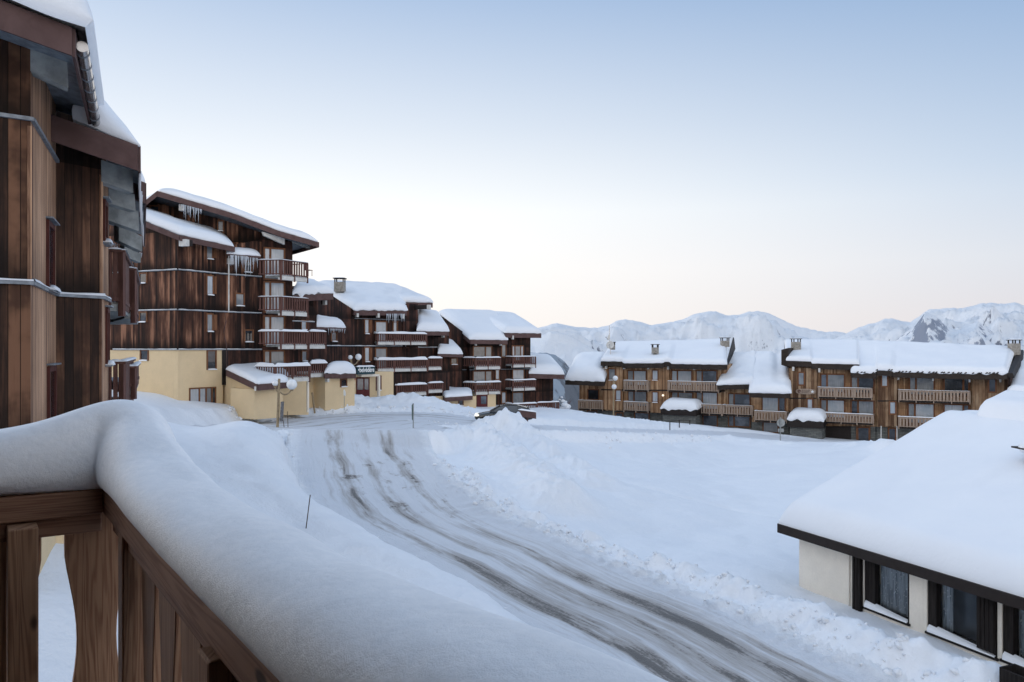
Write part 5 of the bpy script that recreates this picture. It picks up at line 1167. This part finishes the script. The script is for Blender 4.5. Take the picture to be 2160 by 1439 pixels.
l1 = lamp(P(583, 915, 48.3), P(589, 799, 48.3), .085, [(615.5, 811, .325, (590, 826)), (581, 808, .2, (588, 822))], 'nearest globe street lamp with weathered pole leaning in the left snowbank', 48.3)
mb = MB(); a = P(592, 848, 48.2); mb.prism([a, P(595, 848, 48.2), P(593, 889, 48.2), P(590, 889, 48.2)], Vector((.02, .35, 0))); mb.build('side_panel', flat_mat('mottled grey panel', (.18, .18, .19), .6, .5, 9.), l1)
l2 = lamp(P(743.5, 850, 67.5), P(741.5, 750, 67.5), .06, [(756, 753, .27, (743, 768)), (739, 754, .2, (742, 764))], 'slim globe street lamp standing before the belvédère entrance', 67.5)
l3 = lamp(P(1294, 884, 91), P(1294, 800, 91), .09, [(1298, 798, .3, (1294, 812)), (1295.5, 816, .3, (1294, 826))], 'globe street lamp in front of the chalet with satellite dishes', 91)
def disc(mb, c, r, th=.03, n=28, f=Vector((0, -1, 0))):
    f = f.normalized(); x = Vector((1, 0, 0)) if abs(f.x) < .9 else Vector((0, 1, 0)); x = (x - f * x.dot(f)).normalized(); y = f.cross(x)
    mb.prism([c + (x * math.cos(i / n * 2 * math.pi) + y * math.sin(i / n * 2 * math.pi)) * r for i in range(n)], f * th)
c = P(743, 797.5, 66.9); s_ = thing('no_parking_sign', P(743, 850, 66.9), 'round blue and red no parking sign on two plates below the middle lamp', 'sign')
mb = MB(); disc(mb, c, .30); mb.build('rim', redS, s_); mb = MB(); disc(mb, c - Vector((0, .031, 0)), .235, .01); mb.build('face', blueM, s_)
mb = MB(); d_ = Vector((.7071, 0, .7071)); e_ = Vector((.7071, 0, -.7071)); o = c - Vector((0, .042, 0)); mb.prism([o - e_ * .23 - d_ * .035, o + e_ * .23 - d_ * .035, o + e_ * .23 + d_ * .035, o - e_ * .23 + d_ * .035], Vector((0, -.01, 0))); mb.build('bar', redS, s_)
for y, h in ((808.5, .2), (815, .22)):
    q = P(743, y, 66.9); mb = MB(); mb.prism([q + Vector((-.22, 0, -h / 2)), q + Vector((.22, 0, -h / 2)), q + Vector((.22, 0, h / 2)), q + Vector((-.22, 0, h / 2))], Vector((0, -.03, 0))); pl_ = mb.build('plate', lettM, s_)
    mb = MB()
    if y < 810:   # double-headed arrow
        mb.prism([q + Vector((-.16, -.031, 0)), q + Vector((-.08, -.031, -.055)), q + Vector((-.08, -.031, -.02)), q + Vector((.08, -.031, -.02)), q + Vector((.08, -.031, -.055)), q + Vector((.16, -.031, 0)), q + Vector((.08, -.031, .055)), q + Vector((.08, -.031, .02)), q + Vector((-.08, -.031, .02)), q + Vector((-.08, -.031, .055))], Vector((0, -.008, 0))); mb.build('arrow', thinM, pl_)
    else:         # little car being towed
        mb.prism([q + Vector((-.17, -.031, -.06)), q + Vector((.17, -.031, -.06)), q + Vector((.17, -.031, .0)), q + Vector((.1, -.031, .01)), q + Vector((.06, -.031, .06)), q + Vector((-.06, -.031, .06)), q + Vector((-.1, -.031, .0)), q + Vector((-.17, -.031, -.01))], Vector((0, -.008, 0))); mb.build('pictogram', blueM, pl_)
mb = MB(); q = P(743, 826, 66.95); mb.tube([P(743, 855, 66.95), P(743, 790, 66.95)], .035, 8); mb.build('pole', thinM, s_)
s_ = thing('road_sign', P(1647, 935, 76), 'grey back of a round road sign standing in the snow before the chalets', 'sign')
mb = MB(); disc(mb, P(1647, 892, 76), .40, .03); mb.build('disc', greyS, s_); q = P(1647, 908, 76)
mb = MB(); mb.prism([q + Vector((-.28, 0, -.17)), q + Vector((.28, 0, -.17)), q + Vector((.28, 0, .17)), q + Vector((-.28, 0, .17))], Vector((0, -.03, 0))); mb.build('plate', greyS, s_)
mb = MB(); mb.tube([P(1646, 940, 75.9), P(1646, 880, 75.9)], .045, 8); mb.build('pole', greyS, s_)
s_ = thing('road_sign', P(871, 918, 50), 'road sign seen edge on, thin green edged plate on a grey pole beside the junction', 'sign')
mb = MB(); mb.tube([P(871.5, 935, 50), P(872, 851, 50)], .035, 8); mb.build('pole', greyS, s_)
mb = MB(); mb.prism([P(869.5, 856, 50), P(872.5, 852, 50), P(873.5, 874, 50), P(870, 887, 50)], Vector((.02, -.04, 0)) + Vector((-.12, .55, 0))); mb.build('plate', greenM, s_)
def hit_D(px, py):
    D = np.arange(18, 60, .1); x = (px - CX) / FP * D; z = terrain_h(x[None], D[None])[0][0]; k = np.argmax(CZ - (py - HY) / FP * D < z); return float(D[k])
D0 = hit_D(647, 1112)
for a, b, D, r, lab in (((654.5, 1044), (645, 1119), D0 - .1, .016, 'thin dark snow marker pole leaning beside the bend of the road'), ((594.5, 866), (599, 899), 48.6, .02, 'thin leaning pole just right of the nearest lamp'), ((606.5, 868), (607.5, 900), 48.8, .02, 'thin upright pole second from the nearest lamp')):
    mb = MB(); p, q = P(*a, D), P(*b, D); mb.tube([p, q + (q - p) * .5], r, 6); o = mb.build('snow_marker', thinM, None, True); tag(o, lab, 'marker pole', 'thin snow marker poles')
mb = MB(); mb.tube([P(658.5, 828, 60.5), P(664, 872, 60.5)], .07, 8); tag(mb.build('wooden_stake', poleM, None, True), 'short leaning wooden stake in the ploughed snow by the yellow wall', 'stake')
s_ = thing('snow_marker', P(726, 858, 63.2), 'pale slender marker with a whitish tip before the entrance annex', 'marker pole')
mb = MB(); mb.tube([P(726, 866, 63.2), P(726.5, 824, 63.2)], .025, 8); mb.build('pole', greyS, s_); mb = MB(); mb.prism([P(724.5, 834, 63.1), P(729, 835, 63.1), P(729, 827, 63.1), P(726, 821, 63.1), P(724.5, 824, 63.1)], Vector((0, .05, 0))); mb.build('tip', lettM, s_)

# ------------------------------------------------------------------ car behind the snow heap
carM = M('dark car paint'); carM.set((.012, .020, .022), .22, .6); carM.b.inputs['Coat Weight'].default_value = .8; carM = carM.m
tyreM = flat_mat('tyre rubber', (.02, .02, .02), .85); rimM = flat_mat('alloy rim', (.3, .3, .31), .35, .05, 3., .5, .8)
def make_car(loc, L=4.5, Wd=1.8):
    car = thing('parked_car', loc, 'dark hatchback with a lit headlight half hidden behind the snow heap', 'car'); lx, ly, lz = loc
    car.name = 'car'
    # body stations from nose (-x) to tail
    st = [(0, .42, .62, .62), (.12, .30, .74, .74), (.9, .24, .92, .84), (1.25, .22, .97, .87), (2.2, .22, .98, .90), (3.3, .22, 1.0, .90), (4.1, .26, 1.0, .86), (4.42, .34, .90, .78), (4.5, .42, .78, .72)]
    rows = []
    for x, zb, zt, hw in st:
        hw = hw * Wd / 1.8; ring = []
        for k in range(16):
            a = 2 * math.pi * (k + .5) / 16; cx_ = math.copysign(abs(math.cos(a)) ** .45, math.cos(a)); sz_ = math.copysign(abs(math.sin(a)) ** .5, math.sin(a))
            ring.append(Vector((lx - L / 2 + x, ly + cx_ * hw, lz + (zb + zt) / 2 + sz_ * (zt - zb) / 2)))
        rows.append(ring + [ring[0]])
    mb = MB(); mb.grid(rows); mb.face(rows[0][:-1]); mb.face(rows[-1][:-1][::-1]); mb.build('body', carM, car, True)
    # cabin: glass house, roof on top
    prof = [(1.15, .93), (1.95, 1.38), (2.5, 1.46), (3.3, 1.44), (4.05, 1.25), (4.35, .95)]
    def side(inset, sgn): return [Vector((lx - L / 2 + x, ly + sgn * (Wd / 2 - .12 - inset * (z - .93)), lz + z)) for x, z in prof]
    A, B = side(.38, -1), side(.38, 1); mb = MB(); mb.grid([A, B]); mb.face(A[::-1]); mb.face(B); mb.build('windows', glassD, car)
    mb = MB()
    for s2 in (A, B):
        for p, q in zip(s2[:-1], s2[1:]): mb.bar(p, q, .05, .05)
        for i in (2, 3):
            dn = Vector((s2[i].x + .05, s2[i].y + (.14 if s2 is B else -.14), lz + .95)); mb.bar(s2[i], dn, .06, .05)
    mb.grid([[p.lerp(q, t) + Vector((0, 0, .02 + .02 * math.sin(math.pi * t))) for t in [i / 6 for i in range(7)]] for p, q in zip(A[1:5], B[1:5])]); mb.build('roof', carM, car)
    for x in (.82, 3.55):
        for sg in (-1, 1):
            c = Vector((lx - L / 2 + x, ly + sg * (Wd / 2 - .1), lz + .33)); mb = MB(); mb.tube([c - Vector((0, .11, 0)), c - Vector((0, .1, 0)), c + Vector((0, .1, 0)), c + Vector((0, .11, 0))], [.28, .33, .33, .28], 22); wh = mb.build('wheel', tyreM, car)
            mb = MB(); mb.tube([c + Vector((0, sg * .10, 0)), c + Vector((0, sg * .125, 0))], [.2, .19], 16); mb.build('rim', rimM, wh)
    hm = M('headlight'); hm.b.inputs['Emission Color'].default_value = (1, .9, .68, 1); hm.b.inputs['Emission Strength'].default_value = .8; hm.set((.9, .9, .85), .1)
    for sg in (-1, 1): mb = MB(); mb.ball(Vector((lx - L / 2 + .16, ly + sg * (Wd / 2 - .23), lz + .68)), .13, 14, (1.6, 1.1, .7)); mb.build('headlight', hm.m, car, True)
    for sg in (-1, 1): mb = MB(); mb.ball(Vector((lx - L / 2 + 1.45, ly + sg * (Wd / 2 + .08), lz + .98)), .11, 10, (.7, 1, .7)); mb.build('mirror', carM, car, True)
    return car
cx0 = PX(1063, 61.5); zc = ground_z(cx0.x, cx0.y); make_car((cx0.x, cx0.y, P(1063, 893, 61.5).z))
s_ = thing('plank_fence', P(1113, 880, 61), 'low brown plank rail capped with snow just right of the dark car', 'fence')
a, b = P(1094, 865, 59.9), P(1131, 870, 60.4); mb = MB(); mb.prism([a, b, b - Vector((0, 0, .5)), a - Vector((0, 0, .5))], Vector((0, .12, 0))); mb.build('board', brownM, s_)
for t in (.1, .5): p = a.lerp(b, t); mb = MB(); mb.prism([p + Vector((-.05, .13, -.05)), p + Vector((.05, .13, -.05)), p + Vector((.05, .13, -1.2)), p + Vector((-.05, .13, -1.2))], Vector((0, .1, 0))); mb.build('post', brownM, s_)
mb = MB(); puff_line(mb, a + Vector((0, .06, 0)), b + Vector((0, .06, 0)), a.z, b.z, .26, .14, 4.); mb.build('rail_snow', snowM, s_, True)

# ------------------------------------------------------------------ snow-laden bush, rock by the near corner, garden chairs
t = thing('snowy_bush', P(1188, 866, 93), 'small bush loaded with snow at the edge of the drop beside the farthest block', 'bush')
rg = random.Random(2); bm_ = MB(); q = P(1190, 868, 93)
for i in range(7):
    d = Vector((rg.uniform(-.7, .7), rg.uniform(-.4, .4), 1.)); bm_.tube([q, q + d * .7, q + d * (1.2 + .5 * rg.random()) + Vector((.2 * rg.random(), 0, 0))], [.05, .035, .015], 6)
bm_.build('branches', brownM, t, True)
mb = MB()
for x, y, r in ((1187, 846, .35), (1191, 854, .5), (1195, 858, .62), (1185, 838, .18), (1188, 860, .55), (1180, 843, .2), (1192, 848, .3)):
    mb.ball(P(x, y, 93 + rg.uniform(-.4, .4)), r * .8, 12, (1.1, 1, .7))
mb.build('snow_clumps', snowM, t, True)
t = thing('rock_outcrop', P(318, 905, 29), 'dark grey rock edge showing through the snow beside the near block', 'rock')
rockM = flat_mat('lichen grey rock', (.11, .125, .115), .9, .5, 5., bump=.8)
pts = [P(303, 918, 27), P(313, 905, 27.6), P(322, 893, 28.2), P(329, 884, 28.8), P(334, 876, 29.3)]; mb = MB(); rows = []
for k, p in enumerate(pts):
    r = (.18, .26, .22, .16, .08)[k]; rows.append([p + Vector((math.cos(a) * r * 1.0, math.sin(a) * r, math.sin(a * 1.0 + .5) * r * 1.2)) * (1 + .35 * mnoise.noise(Vector((a, k * 1.7, 0)))) if False else p + Vector((math.cos(a) * r, .4 * math.cos(a + 1) * r, math.sin(a) * r * .9)) * (1 + .4 * mnoise.noise(Vector((a * 2, k * 1.7, 0)))) for a in [i / 14 * 2 * math.pi for i in range(15)]])
mb.grid(rows); mb.build('rock', rockM, t)
mb = MB(); mb.tube([p + Vector((-.42, .1, .10)) for p in pts], [.2, .42, .42, .34, .12], 14); mb.build('snow_cap', groundM, t, True)
chairM = flat_mat('dark red plastic chair', (.12, .045, .04), .5)
def chair(F, px, py, o, label):
    s0, z = F.hit(px, py); t = thing('garden_chair', F.pt(s0, z, o), label, 'chair', 'chairs on the balconies')
    mb = MB(); F.box(mb, s0 - .22, s0 + .22, z + .42, z + .46, o - .22, o + .22); mb.build('seat', chairM, t)
    mb = MB(); F.box(mb, s0 - .22, s0 + .22, z + .46, z + .9, o - .24, o - .2); mb.build('backrest', chairM, t)
    for a in (-.2, .17):
        for b in (-.2, .17): mb = MB(); F.box(mb, s0 + a, s0 + a + .03, z, z + .42, o + b, o + b + .03); mb.build('leg', chairM, t)
chair(GB, 818, 722, .7, 'left garden chair on the upper wide balcony of the signed block'); chair(GB, 833, 722, .7, 'right garden chair on the upper wide balcony of the signed block'); chair(FBk, 636, 583.5, .7, 'garden chair on the topmost balcony of the tallest block')
chair(HC, 1095, 769, .7, 'garden chair behind the upper right balcony of the farthest block')

# ------------------------------------------------------------------ the balcony the photograph was taken from
K = Vector((-1.454, 2.8, CZ - .5)); dl = Vector((-.825, -.566, 0)); dr_ = Vector((.566, -.825, 0)); nl = Vector((-.566, .825, 0)); nr = Vector((.825, .566, 0))
def larch(name, vertical=True, c1=(.22, .10, .055), c2=(.46, .27, .16)):
    m = M(name); uv = m.uv(); ob = m.n('ShaderNodeObjectInfo').outputs['Random']
    v = m.mapping(uv, (1, 1, 1) if vertical else (1, 1, 1)); s_ = m.sep(v)
    a_, b_ = (s_[0], s_[1]) if vertical else (s_[1], s_[0])
    vec = m.comb(m.math('MULTIPLY', a_, 11.), m.math('ADD', m.math('MULTIPLY', b_, .45), m.math('MULTIPLY', ob, 31.)), m.math('MULTIPLY', ob, 9.))
    n0 = m.noise(vec, 1., 3, .5, .6)
    rings = m.math('FRACT', m.math('MULTIPLY', n0, 17.)); rings = m.mrange(m.math('ABSOLUTE', m.math('SUBTRACT', rings, .5)), .02, .38, 1., 0.)
    fine = m.noise(m.comb(m.math('MULTIPLY', a_, 130.), m.math('MULTIPLY', b_, 3.)), 1., 3, .6)
    blot = m.noise(m.comb(m.math('MULTIPLY', a_, 3.), m.math('MULTIPLY', b_, 2.), ob), 1., 3)
    f = m.math('ADD', m.math('MULTIPLY', rings, .32), m.math('MULTIPLY', fine, .55))
    c = m.mix(m.mrange(f, .15, .85), c2, c1); c = m.mix(m.mrange(blot, .35, .7, 0., .4), c, tuple(x * .6 for x in c1))
    vo = m.n('ShaderNodeTexVoronoi'); vo.inputs['Scale'].default_value = 1.; m.l(m.comb(m.math('MULTIPLY', a_, 5.), m.math('ADD', m.math('MULTIPLY', b_, 2.2), m.math('MULTIPLY', ob, 7.))), vo.inputs['Vector'])
    c = m.mix(m.mrange(vo.outputs['Distance'], .05, .10, .85, 0.), c, (.035, .016, .010))
    m.set(c, .6, .3); m.bump(f, .25, .004); return m.m
larV = larch('larch board upright'); larH = larch('larch rail lying', False, (.19, .085, .05), (.36, .20, .125))
BK = thing('balcony', K + dr_ * .8 + Vector((0, 0, -1.05)), 'wooden balcony with cut larch balusters the view is taken from, filling the lower left', 'balcony')
def obx(o, a, b, c, name, mat, par=BK, bev=.006):
    mb = MB(); mb.obox(o, a, b, c); ob = mb.build(name, mat, par)
    if bev:
        m_ = ob.modifiers.new('bevel', 'BEVEL'); m_.width = bev; m_.segments = 2; m_.limit_method = 'ANGLE'
    return ob
# UVs come from box projection: along = direction in plan, so rails use the swapped grain
zt = K.z
top_l = obx(K + Vector((0, 0, -.088)) + nr * .0, dl * 2.3, nl * .14, Vector((0, 0, .088)), 'top_rail', larH)
top_r = obx(K + Vector((0, 0, -.089)) - nr * .0 + nl * .14, dr_ * 4.2 - nl * .0, nr * .14, Vector((0, 0, .0885)), 'top_rail', larH)
obx(K + Vector((0, 0, -.155)) + nl * .03 - dl * .0, dl * 2.3, nl * .03, Vector((0, 0, .066)), 'under_rail', larH)
obx(K + Vector((0, 0, -.155)) + nr * .03, dr_ * 4.2, nr * .03, Vector((0, 0, .066)), 'under_rail', larH)
for k, (o, d, n_) in enumerate(((K + nl * .03, dl, nl), (K + nr * .03, dr_, nr))): obx(o + Vector((0, 0, -.98)), d * (2.3 if k == 0 else 4.2), n_ * .03, Vector((0, 0, .10)), 'bottom_rail', larH)
def baluster(o, d, n_, wd, z1, z0, waist=.62, name='baluster'):
    """board sawn to a waisted outline; o: top left corner in plan, d: along, n_: outward"""
    H = z1 - z0; N = 18; L, Rr = [], []
    for i in range(N + 1):
        t = i / N; s_ = math.sin(math.pi * min(1., max(0., (t - .16) / .68))) ** 1.3 if .16 < t < .84 else 0; hwid = wd / 2 * (1 - (1 - waist) * s_)
        c = o + d * (wd / 2); z = z1 - H * t; L.append(Vector((c.x - d.x * hwid, c.y - d.y * hwid, z))); Rr.append(Vector((c.x + d.x * hwid, c.y + d.y * hwid, z)))
    mb = MB(); mb.prism(L + Rr[::-1], n_ * .028); ob = mb.build(name, larV, BK); m_ = ob.modifiers.new('bevel', 'BEVEL'); m_.width = .003; m_.segments = 1; m_.limit_method = 'ANGLE'; return ob
for i in range(8): baluster(K + dl * (.0 + .275 * i) + dl * .115 + nl * .062, -dl, nl, .205, zt - .088, zt - 1.0)
for i in range(12): baluster(K + dr_ * (.38 + .285 * i) + nr * .062, dr_, nr, .225, zt - .088, zt - 1.0, .66)
# square posts
obx(K + dr_ * .25 + nr * .012 + Vector((0, 0, -1.05)), nr * .118, dr_ * .09, Vector((0, 0, .958)), 'post', larV)
obx(K + dl * .202 - nl * .075 + Vector((0, 0, -1.05)), dl * .088, nl * .10, Vector((0, 0, .955)), 'post', larV)
obx(K + dr_ * 1.5 - nr * .02 + Vector((0, 0, -1.05)), dr_ * .09, nr * .05, Vector((0, 0, .96)), 'post', larV)
# floor, back wall, upper balcony overhead: unseen shelter, shaped to shade the rail snow
fl0 = K + Vector((0, 0, -1.05 - .12)); inn = -nl
obx(fl0 + nl * .05 + nr * .05, dl * 3.3, -nl * 4.5, Vector((0, 0, .12)), 'floor', larH, BK, 0); 
obx(fl0 + nr * .1 - dl * .05, dr_ * 4.4, dl * .05 * -1, Vector((0, 0, .121)), 'floor_edge', larH, BK, 0)
q = K - nl * 1.9 + nr * -.55 + Vector((0, 0, 1.62))
ce = [Vector((.95, -1.0, CZ + 1.14)), K + dr_ * .75 - nr * .36 + Vector((0, 0, 1.64)), K + dl * .75 + nl * .05 + Vector((0, 0, 1.64)), K + dl * 3.25 + Vector((0, 0, 1.64)), Vector((-4.1, -4.1, CZ + 1.14))]
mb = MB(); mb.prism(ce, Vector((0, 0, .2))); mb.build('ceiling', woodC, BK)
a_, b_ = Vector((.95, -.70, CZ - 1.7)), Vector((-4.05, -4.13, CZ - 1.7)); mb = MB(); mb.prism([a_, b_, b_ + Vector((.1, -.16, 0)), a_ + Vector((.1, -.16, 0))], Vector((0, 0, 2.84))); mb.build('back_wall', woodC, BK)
c_ = K + dl * 2.2; c_.z = CZ - 1.7; mb = MB(); mb.prism([c_, b_, b_ + Vector((-.2, .05, 0)), c_ + Vector((-.2, .05, 0))], Vector((0, 0, 2.84))); mb.build('side_wall', woodC, BK)  # unseen side wall, set close to keep sky light off the rail snow
# thick snow along both rails, lofted round the corner
def rail_snow_mesh():
    tl, hl = [.04, .15, .3, .5, .8, 1.2, 3.2], [.26, .258, .205, .20, .20, .20, .17]
    tr, hr = [.04, .2, .4, .7, 1., 1.3, 1.6, 1.9, 2.2, 2.5, 2.8, 4.2], [.245, .19, .145, .119, .111, .11, .116, .132, .158, .175, .187, .187]
    Wd = .30; I = K - nl * .04 - nr * .04; path = []
    for t in [2.15 - 2.11 * (i / 60) for i in range(61)]: path.append((K + dl * t - nl * .04, nl, Wd, float(np.interp(t, tl, hl)), t))
    for i in range(1, 18):
        a = i / 18; th = a * math.pi / 2; path.append((I, nl * math.cos(th) + nr * math.sin(th), Wd * (1 + .25 * math.sin(2 * th)), hl[0] * (1 - a) + hr[0] * a + .035 * math.sin(math.pi * a), 0.))
    for t in [.04 + 4.1 * (i / 110) for i in range(111)]: path.append((K + dr_ * t - nr * .04, nr, Wd, float(np.interp(t, tr, hr)), t))
    # soften the height steps along the path
    hh = np.array([p[3] for p in path]); hh = np.convolve(np.pad(hh, 4, 'edge'), np.ones(9) / 9, 'valid'); rows = []
    for (p, n_, wd, _, t), h in zip(path, hh):
        ex = math.exp(-(t / .22) ** 2); h = float(h) * (1 + .10 * ex); r = []; N = 36
        for j in range(N + 1):
            a = math.pi * j / N; ca, sa = math.cos(a), math.sin(a); w_ = wd * .5 * (1 - math.copysign(abs(ca) ** .8, ca)); z = h * sa ** (.72 + .55 * ex)
            q_ = p + n_ * w_ + Vector((0, 0, z + .001)); ns = mnoise.noise(q_ * 5) * .016 + mnoise.noise(q_ * 13) * .009 + mnoise.noise(q_ * 31) * .003
            if wd > 0: r.append(q_ - Vector((0, 0, .045 * max(0., 1 - sa * 2))) + (n_ * -ca * .6 + Vector((0, 0, sa))) * ns * min(1, sa * 2.5))
        rows.append(r)
    mb = MB(); mb.grid(rows); mb.grid([[r[0] for r in rows], [r[-1] for r in rows]]); mb.face(rows[0]); mb.face(rows[-1][::-1])
    o = mb.build('snow_drift', railsnowM, None, True, merge=True); s1_ = o.modifiers.new('smooth', 'SMOOTH'); s1_.factor = .5; s1_.iterations = 26; s2 = o.modifiers.new('subsurf', 'SUBSURF'); s2.levels = 1; s2.render_levels = 1
    return tag(o, 'thick rounded snow lying along the wooden balcony rail in the foreground', 'snow')
rail_snow_mesh()
# clods of ploughed snow thrown along the foot of the banks
rg = random.Random(12); mb = MB()
def clods(c, n, l0, l1, off, spread, rmin, rmax):
    pts = [Vector(p) for p in c]; L = [0.]
    for a, b in zip(pts[:-1], pts[1:]): L.append(L[-1] + (b - a).length)
    for i in range(n):
        q = rg.uniform(l0, min(l1, L[-1] - .1)); k = max(j for j in range(len(L) - 1) if L[j] <= q); a, b = pts[k], pts[k + 1]; d = (b - a).normalized(); nn = Vector((-d.y, d.x, 0))
        p = a + d * (q - L[k]) + nn * (off + rg.gauss(0, spread)); r = rmin + (rmax - rmin) * rg.random() ** 3
        i0 = len(mb.v); z = float(np.interp(0, [0], [0])); X_.append(p.x); Y_.append(p.y); R_.append(r)
X_, Y_, R_ = [], [], []
clods(road_c, 700, 12, 50, 4.0, .45, .03, .17); clods(road_c, 200, 8, 34, -4.2, .4, .03, .10); clods(street_c, 420, 8, 34, 4.3, .45, .04, .20); clods(street_c, 150, 20, 50, -4.2, .5, .04, .16)
Zs = terrain_h(np.array([X_]), np.array([Y_]))[0][0]
for x, y, z, r in zip(X_, Y_, Zs, R_):
    pts = []
    for k in range(12):
        v_ = Vector((rg.gauss(0, 1), rg.gauss(0, 1), rg.gauss(0, 1))).normalized(); pts.append(Vector((x, y, z + r * .05)) + Vector((v_.x, v_.y, v_.z * .8)) * r * rg.uniform(.85, 1.1))
    import bmesh
    b_m = bmesh.new()
    for p in pts: b_m.verts.new(p)
    ret = bmesh.ops.convex_hull(b_m, input=b_m.verts); b_m.verts.index_update(); i0 = len(mb.v); mb.v += [tuple(v.co) for v in b_m.verts]; mb.f += [tuple(i0 + v.index for v in f.verts) for f in b_m.faces]; b_m.free()
tag(mb.build('snow_clods', groundM, None, True), 'broken clods of ploughed snow along the foot of the road banks', 'snow', None, 'stuff')
# ------------------------------------------------------------------ air
hm = bpy.data.materials.new('thin air haze'); hm.use_nodes = True; t_ = hm.node_tree; t_.nodes.clear(); pvn = t_.nodes.new('ShaderNodeVolumePrincipled'); on = t_.nodes.new('ShaderNodeOutputMaterial')
pvn.inputs['Color'].default_value = (.80, .88, 1., 1); pvn.inputs['Density'].default_value = 1.6e-5; pvn.inputs['Anisotropy'].default_value = .0; t_.links.new(pvn.outputs[0], on.inputs['Volume'])
HAZE = True
if HAZE:
    mb = MB(); mb.obox((-17000, -400, -1400), Vector((34000, 0, 0)), Vector((0, 15000, 0)), Vector((0, 0, 2600))); tag(mb.build('haze', hm), kind='stuff')
